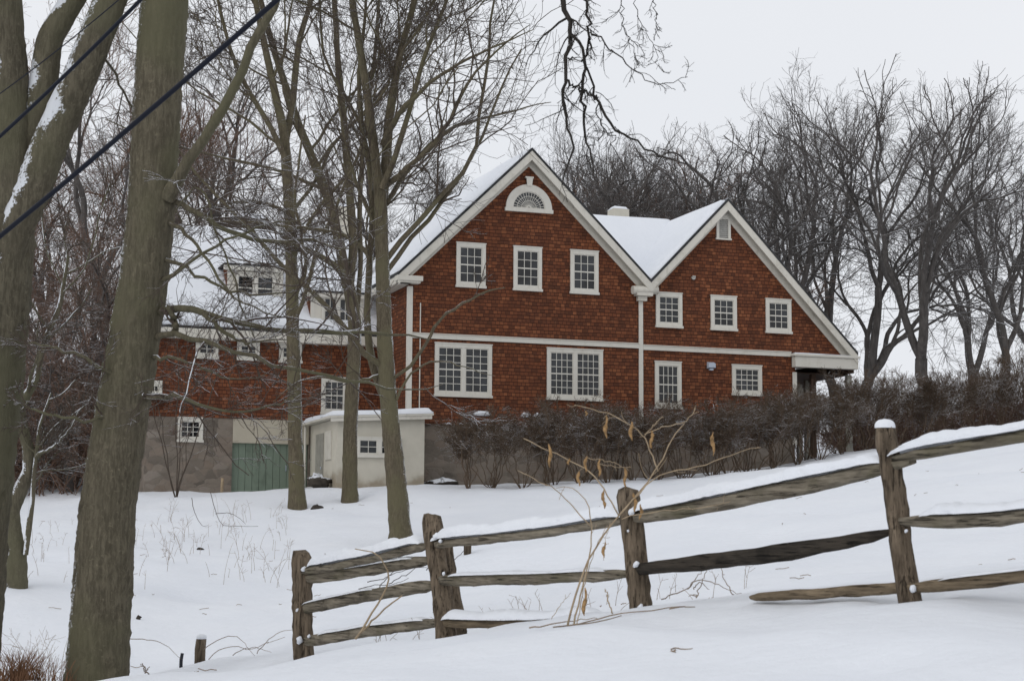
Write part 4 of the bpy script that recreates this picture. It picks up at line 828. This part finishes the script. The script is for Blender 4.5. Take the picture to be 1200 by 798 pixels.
def rail(pxs, th, seed, snow=0, sn_from=0., sn_to=1., mat=None, off=0., dark=False):
    rng = np.random.default_rng(seed); pts = np.array([fpt(x, y, off) for x, y in pxs]) - FO
    seg = 26; q, r = interp_poly(pts, np.interp(np.linspace(0, 1, len(pts)), np.linspace(0, 1, len(th)), th), seg, rng)
    Y = (q + FO)[:, 1]; hh = r * Y / FPX / 2 * 1.0; s = np.linspace(0, 1, seg)
    tap = np.clip(np.minimum(s, 1 - s) / .05, .55, 1); hh = hh * tap
    T = nrm(np.gradient(q, axis=0)); Sd = nrm(np.cross(T, np.array([0, 0, 1.]))); Uu = np.cross(Sd, T)
    # split section: flat top, ragged belly
    sec = [(-.95, .8), (-.3, 1.0), (.78, .95), (1.02, .6), (.92, -.55), (.55, -.98), (-.3, -.92), (-1, -.3)]
    k = len(sec); V = np.empty((seg, k, 3)); ph = rng.uniform(0, 6, k); lw = rng.uniform(3, 9, k)
    for j, (a, b) in enumerate(sec):
        w = 1 + .09 * np.sin(lw[j] * s * 2.4 + ph[j]) + rng.standard_normal(seg) * (.07 if b < -.5 else .02)
        V[:, j] = q + Sd * (a * .048 * (tap * w))[:, None] + Uu * (b * hh * w)[:, None]
    i = np.arange(seg * k).reshape(seg, k); jn = np.roll(i, -1, 1); Q = np.stack([i[:-1], i[1:], jn[1:], jn[:-1]], -1).reshape(-1, 4)
    me = np_mesh('rail', V.reshape(-1, 3) @ FR.T, Q, [mat or M['rail']], False)
    import bmesh
    bm = bmesh.new(); bm.from_mesh(me); bm.verts.ensure_lookup_table()
    bm.faces.new([bm.verts[x] for x in i[0]]); bm.faces.new([bm.verts[x] for x in i[-1][::-1]]); bmesh.ops.recalc_face_normals(bm, faces=bm.faces); bm.to_mesh(me); bm.free()
    o = link('rail', me, fence)
    if snow:
        n2 = 60; t = np.linspace(sn_from, sn_to, n2); B = np.stack([np.interp(t, s, (q + Uu * hh[:, None] * .62)[:, c]) for c in range(3)], -1)
        SS = np.stack([np.interp(t, s, Sd[:, c]) for c in range(3)], -1); H = snow * 1.3 * np.interp(t, s, Y) / FPX
        e = np.clip(np.minimum(t - sn_from, sn_to - t) / .06, 0.02, 1) ** .5
        H = H * e * (1 + .12 * np.sin(t * 19 + seed) + .06 * rng.standard_normal(n2)); kk = 11; A = np.linspace(PI * 1.02, -.02 * PI, kk)
        V = B[:, None] + SS[:, None] * (np.cos(A)[None] * (.072 * (.6 + .4 * e))[:, None] * (1 + .05 * rng.standard_normal((n2, kk))))[..., None] + np.array([0, 0, 1.]) * (np.sin(A)[None].clip(-.1) ** .62 if False else np.abs(np.sin(A))[None] ** .6)[..., None] * H[:, None, None]
        ii = np.arange(n2 * kk).reshape(n2, kk); Q = np.stack([ii[:-1, :-1], ii[:-1, 1:], ii[1:, 1:], ii[1:, :-1]], -1).reshape(-1, 4)
        link('snow_cap', np_mesh('snow_cap', V.reshape(-1, 3) @ FR.T, Q, [M['snow']]), o)
    return o
def post(bot, top, wpx, seed, off=0., snow=False, par=None, under=.5):
    rng = np.random.default_rng(seed); a = fpt(*bot, off) - FO; c = fpt(*top, off) - FO; d = (c - a); a = a - d / np.linalg.norm(d) * under
    seg = 26; s = np.linspace(0, 1, seg)[:, None]; q = a + (c - a) * s; q[:, :2] += np.cumsum(rng.standard_normal((seg, 2)) * .0025, 0)
    w = wpx * (a + FO)[1] / FPX / 2
    sec = [(-1, -.75), (-.35, -1.05), (.5, -.95), (1.0, -.6), (1.05, .4), (.4, 1.0), (-.5, .95), (-1.05, .35)]; k = len(sec)
    V = np.empty((seg, k, 3)); X = np.array([1., 0, 0]); Yv = np.array([0, 1., 0])
    for j, (x, y) in enumerate(sec):
        f = 1 + .05 * np.sin(s[:, 0] * rng.uniform(4, 14) + rng.uniform(0, 6)) + .035 * rng.standard_normal(seg)
        V[:, j] = q + X * (x * w * f)[:, None] + Yv * (y * w * .8 * f)[:, None]
    V[-1, :, 2] += rng.uniform(-.025, .02, k); V[-1, :, :2] = q[-1, :2] + (V[-1, :, :2] - q[-1, :2]) * .86
    i = np.arange(seg * k).reshape(seg, k); jn = np.roll(i, -1, 1); Q = np.stack([i[:-1], jn[:-1], jn[1:], i[1:]], -1).reshape(-1, 4)
    me = np_mesh('post', V.reshape(-1, 3) @ FR.T, Q, [M['post_v']], False)
    import bmesh
    bm = bmesh.new(); bm.from_mesh(me); bm.verts.ensure_lookup_table(); bm.faces.new([bm.verts[x] for x in i[-1]])
    bmesh.ops.recalc_face_normals(bm, faces=bm.faces); bm.to_mesh(me); bm.free()
    o = link('post', me, par or fence)
    if snow:
        n2 = 10; kk = 16; A = np.linspace(0, 2 * PI, kk, endpoint=False); t = np.linspace(0, 1, n2); V = []
        for x in t:
            rr = w * 1.0 * math.sqrt(max(0, 1 - x ** 3)); V += [(q[-1, 0] + rr * math.cos(z), q[-1, 1] + rr * .8 * math.sin(z), q[-1, 2] - .012 + .05 * x) for z in A]
        ii = np.arange(n2 * kk).reshape(n2, kk); jj = np.roll(ii, -1, 1); Q = np.stack([ii[:-1], jj[:-1], jj[1:], ii[1:]], -1).reshape(-1, 4)
        link('snow_cap', np_mesh('snow_cap', np.array(V) @ FR.T, Q, [M['snow']]), o)
    return o
def m_wood_v(name, dark, light):
    t = NT(name); v = t.mapping((14, 14, 1.3)); n = t.noise(2.2, 6, v, .7)
    col = t.ramp(n, [(.28, dark), (.5, tuple((a + b) / 2 for a, b in zip(dark, light))), (.75, light)])
    n4 = t.noise(1.5, 5, t.mapping((42, 42, 2.4)), .7); col = t.mix(t.math('MULTIPLY', t.step(n4, .56, .66), .75), col, tuple(x * .3 for x in dark)); n = t.math('SUBTRACT', n, t.math('MULTIPLY', t.step(n4, .55, .66), .6)); n3 = t.noise(6, 3, t.mapping((1, 1, .4))); col = t.mix(t.math('MULTIPLY', t.step(n3, .55, .7), .6), col, tuple(x * .4 for x in dark))
    t.bump(n, 1., .015); return t.done(col, .92, .12)
M['post_v'] = m_wood_v('weathered post', (.028, .021, .015), (.25, .195, .14))
post((1066, 699), (1037, 499), 25, 1, snow=True); post((749, 718), (735, 573), 26, 2); post((523, 741), (506, 604), 23, 3); post((533, 716), (521, 628), 21, 5, -.28); post((357, 759), (355, 646), 22, 4)
post((1585, 640), (1560, 400), 30, 6)
# right span
rail([(1046, 538), (1120, 525), (1200, 512), (1560, 455)], [11, 12, 13, 20], 11, 13, .0, 1); rail([(1050, 611), (1138, 611), (1200, 605), (1560, 560)], [12, 17, 16, 20], 12, 12, .08, 1); rail([(1058, 690), (1120, 684), (1200, 675), (1560, 640)], [14, 15, 15, 20], 13, 5, .12, 1, mat=M['rail_tan'])
rail([(738, 609), (800, 599), (894, 580), (970, 564), (1070, 541)], [14, 16, 19, 18, 12], 14, 13, .01, .93, off=-.01); rail([(738, 668), (800, 662), (929, 646), (1000, 634), (1050, 622)], [14, 17, 20, 16, 9], 15, mat=M['rail_dark']); rail([(882, 700), (930, 697), (981, 694), (1064, 688)], [8, 12, 13, 13], 16, mat=M['rail_tan'])
rail([(505, 639), (560, 633), (605, 629), (670, 620), (742, 608)], [10, 10, 10, 10, 10], 17, 12, .02, .98); rail([(510, 681), (565, 679), (622, 678), (690, 675), (742, 672)], [13, 14, 14, 13, 12], 18, 4, .1, .9); rail([(512, 730), (560, 731), (605, 731), (660, 729), (745, 722)], [9, 9, 8, 8, 8], 19, 10, .05, .85, mat=M['rail_tan'])
rail([(356, 670), (400, 663), (440, 655), (505, 638)], [9, 9, 9, 9], 20, 11, .06, .95, off=.03); rail([(358, 679), (400, 673), (433, 668), (505, 656)], [12, 13, 13, 12], 21, 4, .3, .9, off=-.02); rail([(352, 714), (400, 704), (435, 697), (512, 685)], [12, 14, 15, 14], 22, 3, .05, .6); rail([(356, 752), (400, 745), (440, 738), (520, 729)], [12, 13, 13, 12], 23, 4, .15, .9)

# snow lodged in the mortises of the posts
def lodged(po, spots):
    for x, y, r in spots:
        p = (fpt(x, y, .07) - FO); r = r * (p + FO)[1] / FPX; b = MB(); rng = np.random.default_rng(int(x + y)); q = np.array([[-.7, 0, -.9], [-.3, .1, -.2], [.2, 0, .4], [.5, 0, 1.0]]) * r + rng.standard_normal((4, 3)) * r * .15
        b.tube(FR @ p + q, [r * .4, r, r * .9, r * .3], 8); b.build('snow_patch', [M['snow']], po)
PO = [o for o in fence.children if o.name.startswith('post')]
lodged(PO[0], [(1070, 690, 4), (1062, 622, 2)]); lodged(PO[1], [(740, 600, 4), (745, 661, 3.5), (750, 712, 4), (736, 622, 1.5)]); lodged(PO[2], [(511, 628, 4), (516, 634, 2.5), (520, 672, 2)]); lodged(PO[4], [(356, 667, 3), (351, 750, 4), (349, 715, 2), (362, 745, 2)])
# small posts in the snow
def stub(bot, top, wpx, Y, seed, label, name='wooden_post', mat=None, snow=True):
    a = at(*bot, Y); c = at(*top, Y); w = wpx * Y / FPX / 2; root = thing(name, label, 'post', a); b = MB(); h = c[2] - a[2]; rng = np.random.default_rng(seed)
    b.tube([(0, 0, -.3), (0, 0, h * .5), (.01, 0, h)], [w, w * 1.03, w * .96], 9); b.build('post', [mat or M['post_v']], root)
    if snow: b = MB(); b.tube([(.01, 0, h - .01), (.01, 0, h + .02), (.01, 0, h + .035)], [w, w * .95, w * .4], 9); b.build('snow_cap', [M['snow']], root)
stub((234, 774), (234, 747), 12.5, 16.8, 1, 'short brown post stub with a snow cap beside the leaning tree')
stub((212, 780), (212, 765), 4, 16.6, 2, 'thin dark stake poking from the snow bank by the post stub', 'stake', M['cable'], False)
stub((548, 630), (548, 616), 9, 28.5, 3, 'pale square post top showing above the fence rail', 'wooden_post', None, False)
stub((260, 574), (260, 560), 3.4, 50, 4, 'thin yellowish stake at the corner of the garage door', 'stake', M['straw'], False)

# ------------------------------------------------------------------ cables
def cable(a, c, ya, yc, r, name, label, ext=1.6, sag=.18):
    A, Cc = at(*a, ya), at(*c, yc); d = Cc - A; t = np.linspace(-ext, 1 + ext, 60); pts = A + d * t[:, None]; pts[:, 2] += sag * ((t - .5) ** 2 - .25) * .3
    b = MB(); b.tube(pts, r, 10); o = b.build('cable', [M['cable_s']], None); tag(o, label, 'cable', None)
t = NT('cable with rime'); g = t.n('ShaderNodeNewGeometry'); sx = t.n('ShaderNodeSeparateXYZ'); t.l(g.outputs['Normal'], sx.inputs[0])
M['cable_s'] = t.done(t.mix(t.math('MULTIPLY', t.step(t.math('ADD', sx.outputs[2], t.math('MULTIPLY', t.noise(9, 3, g.outputs['Position']), .5)), 1.08, 1.25), .5), (.010, .012, .020), (.6, .63, .68)), .5, .12)
cable((0, 277), (325, 0), 11.5, 10.0, .0165, 'cable', 'thickest of the three black overhead cables, crossing the leaning trunk')
cable((0, 160), (165, 0), 11.5, 10.6, .0125, 'cable', 'middle black overhead cable crossing the forked tree')
cable((0, 110), (137, 2), 12.0, 11.2, .004, 'cable', 'thinnest overhead wire, across the top left corner')

# ------------------------------------------------------------------ dry plants
o7 = lambda pts: [(620 + x / 2.85, 460 + y / 2.85) for x, y in pts]
YW = 10.6; bw = at(668, 726, YW); bw[2] = gz(bw[0], bw[1])
weed = thing('dry_weed', 'tall dry straw-coloured weed with hanging seed pods before the middle fence post', 'plant', bw)
rng = np.random.default_rng(9); b = MB()
for pts, r0, r1 in [([(130, 775), (150, 680), (205, 530), (300, 410), (380, 320), (440, 240), (480, 140), (520, 100)], .013, .006), ([(150, 775), (172, 660), (205, 540), (210, 440), (205, 370), (125, 295), (90, 320)], .011, .003),
    ([(205, 445), (185, 425), (140, 370), (80, 315), (0, 282), (-40, 262)], .007, .004), ([(300, 410), (262, 345), (228, 285), (150, 228), (60, 190), (0, 162), (-20, 150)], .008, .005), ([(300, 410), (370, 330), (430, 270), (560, 250), (640, 222), (700, 200), (770, 180)], .008, .004),
    ([(432, 262), (392, 160), (380, 135), (330, 105), (250, 65), (150, 40)], .008, .004), ([(385, 145), (420, 105), (448, 78)], .005, .004), ([(310, 422), (400, 400), (520, 390), (640, 375), (740, 338), (770, 320)], .006, .003), ([(385, 140), (460, 112), (520, 100), (560, 52)], .006, .004),
    ([(235, 240), (300, 248), (345, 250)], .004, .003), ([(190, 215), (290, 235), (320, 250)], .005, .003), ([(158, 775), (185, 640), (225, 510), (262, 440)], .006, .003), ([(280, 738), (262, 690), (258, 660)], .008, .006), ([(75, 755), (110, 700), (140, 670)], .004, .002), ([(250, 560), (255, 480), (270, 430)], .003, .002)]:
    P_ = pl(o7(pts), YW); P_ = np.array(P_); P_[:, 1] += rng.uniform(-.06, .06, len(P_)); q, r = interp_poly(P_ - bw, np.linspace(r0, r1, len(P_)), 18, rng, .003); b.tube(q, r * .55, 6)
    P3, R3 = spawn(rng, q[None], r[None] * .6, 2.2, .3, (30, 70), .13, 6, .2, .02, .5, rmin=.0014)
    for a3, r3 in zip(P3, R3): b.tube(a3, r3, 4)
b.build('stem', [M['straw']], weed)
for x, y0, y1 in [(258, 75, 152), (340, 98, 162), (408, 128, 188), (612, 132, 212), (68, 172, 250), (190, 212, 266), (235, 222, 280), (320, 250, 316), (247, 322, 388), (375, 372, 425), (165, 262, 312), (188, 650, 745), (252, 498, 552), (350, 335, 400), (132, 220, 242), (192, 62, 78)]:
    a, c = np.array(pl(o7([(x, y0), (x + rng.uniform(-5, 5), y1)]), YW)) - bw; a[1] = c[1] = rng.uniform(-.05, .05); L = np.linalg.norm(c - a); b = MB(); n = 9; k = 8
    q = np.linspace(a, c, n); s = np.linspace(0, 1, n); rr = .0092 * np.sin(PI * np.clip(s * .93 + .04, 0, 1)) ** .7 * (L / .1) ** .5 * (1 + .22 * rng.standard_normal(n)); q[:, 0] += .006 * np.sin(s * 7 + x); b.tube(q, np.maximum(rr, .0015), k); b.build('seed_pod', [M['pod']], weed)
def twigs(name, label, cat, px, Y, lines, mat, kind=None, rad=.004):
    p0 = on_ground(px, Y); root = None; b = MB(); rng = np.random.default_rng(int(px))
    for l in lines:
        P_ = np.array(pl(l, Y)) - p0; P_[:, 1] += rng.uniform(-.08, .08, len(P_)); q, r = interp_poly(P_, np.linspace(rad, rad * .45, len(P_)), 14, rng, .004); q[:, 2] = np.maximum(q[:, 2], ground(q[:, 0] + p0[0], q[:, 1] + p0[1]) - p0[2] + rad * .7); b.tube(q, r, 5)
    o = b.build(name, [mat]); o.location = p0; tag(o, label, cat, None, kind)
twigs('bramble', 'thin arching bramble canes on the bank right of the post stub', 'bramble', 285, 16.2, [[(240, 760), (258, 747), (275, 744), (288, 752), (298, 768)], [(246, 772), (255, 760), (276, 756), (295, 762), (320, 750), (335, 745)], [(272, 768), (282, 760), (300, 758), (318, 764)], [(150, 748), (175, 749), (195, 756), (212, 772)], [(300, 766), (316, 748), (332, 738), (350, 738)]], M['weed'])
twigs('fallen_cane', 'pale curved cane leaning on the left fence span', 'cane', 425, 13.9, [[(417, 748), (432, 725), (448, 700), (457, 682), (455, 668), (450, 655), (436, 644), (415, 643)], [(417, 748), (440, 722), (468, 700), (480, 690)]], M['straw'], rad=.009)
twigs('bramble', 'dark bramble tangle between the rails of the left fence span', 'bramble', 465, 14.4, [[(430, 682), (450, 678), (470, 668), (500, 664)], [(445, 688), (458, 672), (470, 662)], [(455, 684), (470, 676), (485, 668), (498, 655)], [(420, 690), (440, 684), (460, 686), (480, 676)], [(500, 668), (515, 650), (525, 640)], [(505, 662), (520, 665), (540, 650), (548, 640)]], M['twig'])
twigs('fallen_twig', 'bent twigs lying in the snow in front of the middle fence post', 'twig', 745, 10.9, [[(655, 742), (690, 728), (720, 718), (760, 716), (785, 722), (800, 745)], [(648, 768), (672, 742), (700, 730), (730, 724)], [(785, 735), (800, 728), (815, 730)], [(620, 735), (660, 727), (700, 724)]], M['weed'], rad=.005)
twigs('bramble', 'sparse dark bramble in the snow right of the middle fence post', 'bramble', 812, 11.6, [[(775, 702), (800, 692), (812, 684), (820, 672), (822, 668)], [(805, 690), (818, 676), (840, 684), (868, 698)], [(812, 690), (820, 680), (830, 690)], [(815, 700), (822, 678), (829, 664)], [(860, 700), (850, 680), (842, 660)]], M['weed'])
twigs('fallen_twig', 'tiny dead seed head at the foot of the foreground snow', 'twig', 790, 8.6, [[(787, 772), (792, 783), (802, 790), (812, 797)], [(787, 772), (790, 777)], [(792, 783), (788, 790)]], M['weed'], rad=.004)
twigs('fallen_twig', 'small forked twig on the bank at the foot of the leaning tree', 'twig', 170, 15.4, [[(172, 791), (168, 782), (162, 778)], [(171, 788), (176, 780)], [(171, 786), (168, 776)]], M['weed'], rad=.006)
twigs('fallen_cane', 'dark bent cane arching down the lawn left of the garage stake', 'cane', 262, 38, [[(246, 576), (249, 588), (253, 602), (259, 615), (266, 625), (275, 631), (288, 634), (302, 633)], [(224, 583), (227, 596), (231, 608), (238, 617), (243, 620)], [(253, 602), (268, 600), (280, 606), (287, 614)]], M['twig'], rad=.0075)
# brown grass clump
rng = np.random.default_rng(21); p0 = on_ground(28, 14.6); b = MB()
for k in range(420):
    a = rng.uniform(0, 6.28); rr = abs(rng.normal(0, .16)); x, y = rr * math.cos(a) * 1.5, rr * math.sin(a); h = rng.uniform(.12, .34) * (1.1 - min(rr, .5)); dx, dy = rng.normal(0, .35, 2) * h
    b.tube([(x, y, -.05), (x + dx * .4, y + dy * .4, h * .6), (x + dx, y + dy, h)], [.004, .003, .0015], 3, cap=False)
o = b.build('dry_grass_clump', [M['grass']]); o.location = p0; tag(o, 'rust brown clump of dead grass at the bottom left corner', 'grass clump')
def stalks(name, label, n, pxr, Yr, hr, seed, r=.004):
    rng = np.random.default_rng(seed); px = rng.uniform(*pxr, n); Y = rng.uniform(*Yr, n); X = (px - 600) / FPX * Y; Z = ground(X, Y); m = 5; s = np.linspace(0, 1, m); h = rng.uniform(*hr, n)
    dv = rng.standard_normal((n, 3)) * .3; dv[:, 2] = 0; P = np.c_[X, Y, Z - .03][:, None] + np.array([0, 0, 1.]) * (h[:, None] * (s - .15 * s ** 2))[..., None] + dv[:, None] * (h[:, None] * s ** 1.6)[..., None]
    R = np.full((n, m), r) * (1 - .5 * s); l1, r1 = spawn(rng, P, R, 2.2, .4, (25, 70), .3, 4, .15, 0, .7, rmin=r * .55); v, q = merge([tubes(P, R, 3), tubes(l1, r1, 3)])
    tag(link(name, np_mesh(name, v, q, [M['weed']])), label, 'weeds', kind='stuff')
stalks('dead_stalks', 'thin dead weed stalks scattered in the snow before the garage', 95, (195, 345), (27, 42), (.15, .6), 401, .0038)
stalks('dead_stalks', 'fine dead stalks behind the grass clump at bottom left', 80, (-10, 85), (15.5, 19), (.2, .55), 402, .0024)
stalks('dead_stalks', 'sparse dead stalks by the small tree on the left lawn', 70, (0, 200), (24, 40), (.1, .4), 403, .0035)
stalks('dead_stalks', 'thin dead stalks along the back of the fence', 44, (440, 880), (13.8, 17), (.1, .35), 404, .0028)
rng = np.random.default_rng(88); n = 110; px = rng.uniform(-20, 1220, n); Y = 13 + 31 * rng.random(n) ** 1.2; X = (px - 600) / FPX * Y; m = 4; s_ = np.linspace(0, 1, m); an = rng.uniform(0, 6.28, n); L_ = rng.uniform(.03, .16, n)
P = np.stack([X[:, None] + (np.cos(an) * L_)[:, None] * s_, Y[:, None] + (np.sin(an) * L_)[:, None] * s_, np.zeros((n, m))], -1); P[:, :, :2] += rng.standard_normal((n, m, 2)) * .008; P[:, :, 2] = ground(P[:, :, 0], P[:, :, 1]) + .006 + .02 * rng.random((n, m))
v, q = tubes(P, np.full((n, m), .0035), 4); tag(link('twig_litter', np_mesh('twig_litter', v, q, [M['weed']])), 'bits of broken twig and bark strewn over the snow', 'litter', kind='stuff')
# small things by the annex and on the lawn
def lump(name, label, cat, p, sx, sy, sz, seed, mat, cap=True):
    rng = np.random.default_rng(seed); n, k = 9, 14; V = []
    for i in range(n):
        ph = PI * i / (n - 1)
        for j in range(k):
            a = 2 * PI * j / k; f = 1 + .22 * rng.standard_normal(); V.append((sx * f * math.sin(ph) * math.cos(a), sy * f * math.sin(ph) * math.sin(a), sz * f * .9 * -math.cos(ph)))
    ii = np.arange(n * k).reshape(n, k); jj = np.roll(ii, -1, 1); Q = np.stack([ii[:-1], jj[:-1], jj[1:], ii[1:]], -1).reshape(-1, 4)
    o = link(name, np_mesh(name, np.array(V), Q, [mat])); o.location = p; tag(o, label, cat); return o
M['rock_snow'] = m_bark('snow dusted rock', (.03, .026, .022), (.10, .085, .07), None, snow=.9, grain=(5, 5, 5))
lump('rock', 'dark rock half bare of snow on the lawn below the annex', 'rock', on_ground(371, 43, .02), .14, .12, .08, 1, M['rock'])
lump('log', 'snow-capped log stack beside the annex door', 'log', hw(-2.55, -.2, .1), .28, .2, .2, 2, M['rock_snow'])
lump('juniper', 'low snow-dusted dark juniper at the right foot of the annex', 'shrub', hw(.8, -.55, .05), .5, .3, .18, 3, M['rock_snow'])
lump('rock', 'small dark clod right of the leaning trunk on the lawn', 'rock', on_ground(166, 22.5, .02), .03, .03, .03, 4, M['rock'])
lump('rock', 'tiny dark clod on the lawn below the basement window', 'rock', on_ground(236, 34, .01), .06, .05, .03, 5, M['rock'])

# ------------------------------------------------------------------ sky, sun, camera
w = bpy.data.worlds.new('World'); SC.world = w; w.use_nodes = True; nt = w.node_tree; nt.nodes.clear()
out = nt.nodes.new('ShaderNodeOutputWorld'); bgn = nt.nodes.new('ShaderNodeBackground'); sky = nt.nodes.new('ShaderNodeTexSky')
SUN_EL, SUN_AZ = math.radians(30), math.radians(-140)      # azimuth measured from +y towards +x
sky.sky_type = 'NISHITA'; sky.sun_disc = False; sky.sun_elevation = SUN_EL; sky.sun_rotation = SUN_AZ; sky.dust_density = 4; sky.air_density = 1.0
hsv = nt.nodes.new('ShaderNodeHueSaturation'); hsv.inputs['Saturation'].default_value = .15; nt.links.new(sky.outputs[0], hsv.inputs['Color'])
mx = nt.nodes.new('ShaderNodeMix'); mx.data_type = 'RGBA'; mx.inputs[0].default_value = .92; nt.links.new(hsv.outputs[0], mx.inputs[6])
ns = nt.nodes.new('ShaderNodeTexNoise'); ns.inputs['Scale'].default_value = 2.2; ns.inputs['Detail'].default_value = 4; tcw = nt.nodes.new('ShaderNodeTexCoord'); nt.links.new(tcw.outputs['Generated'], ns.inputs['Vector'])
rw = nt.nodes.new('ShaderNodeValToRGB'); nt.links.new(ns.outputs[0], rw.inputs[0]); rw.color_ramp.elements[0].position = .3; rw.color_ramp.elements[1].position = .7
rw.color_ramp.elements[0].color = (.785, .81, .855, 1); rw.color_ramp.elements[1].color = (.845, .862, .90, 1)
vs = nt.nodes.new('ShaderNodeVectorMath'); vs.operation = 'SCALE'; vs.inputs['Scale'].default_value = 10; nt.links.new(rw.outputs[0], vs.inputs[0]); nt.links.new(vs.outputs[0], mx.inputs[7])     # cloud deck with faint tone
nt.links.new(mx.outputs[2], bgn.inputs['Color']); bgn.inputs['Strength'].default_value = .10; nt.links.new(bgn.outputs[0], out.inputs[0])
ld = bpy.data.lights.new('sun', 'SUN'); ld.energy = .5; ld.angle = math.radians(40); ld.color = (1, .97, .93)
lo = bpy.data.objects.new('sun', ld); COL.objects.link(lo)
sd = Vector((math.sin(SUN_AZ) * math.cos(SUN_EL), math.cos(SUN_AZ) * math.cos(SUN_EL), math.sin(SUN_EL)))
lo.rotation_euler = sd.to_track_quat('Z', 'Y').to_euler()

cd = bpy.data.cameras.new('camera'); cam = bpy.data.objects.new('camera', cd); COL.objects.link(cam); SC.camera = cam
from mathutils import Matrix
cam.matrix_world = Matrix(((RIGHT[0], UP[0], -FWD[0], 0), (RIGHT[1], UP[1], -FWD[1], 0), (RIGHT[2], UP[2], -FWD[2], 0), (0, 0, 0, 1)))
cd.sensor_fit = 'HORIZONTAL'; cd.sensor_width = 36; cd.lens = FPX / 1200 * 36; cd.clip_start = .1; cd.clip_end = 3000
cd.dof.use_dof = True; cd.dof.focus_distance = 46; cd.dof.aperture_fstop = 9
SC.view_settings.view_transform = 'Standard'; SC.view_settings.look = 'None'; SC.view_settings.exposure = .07; SC.view_settings.gamma = 1; SC.view_settings.use_curve_mapping = False
SC.cycles.max_bounces = 5; SC.cycles.diffuse_bounces = 3; SC.cycles.glossy_bounces = 2; SC.cycles.use_denoising = True
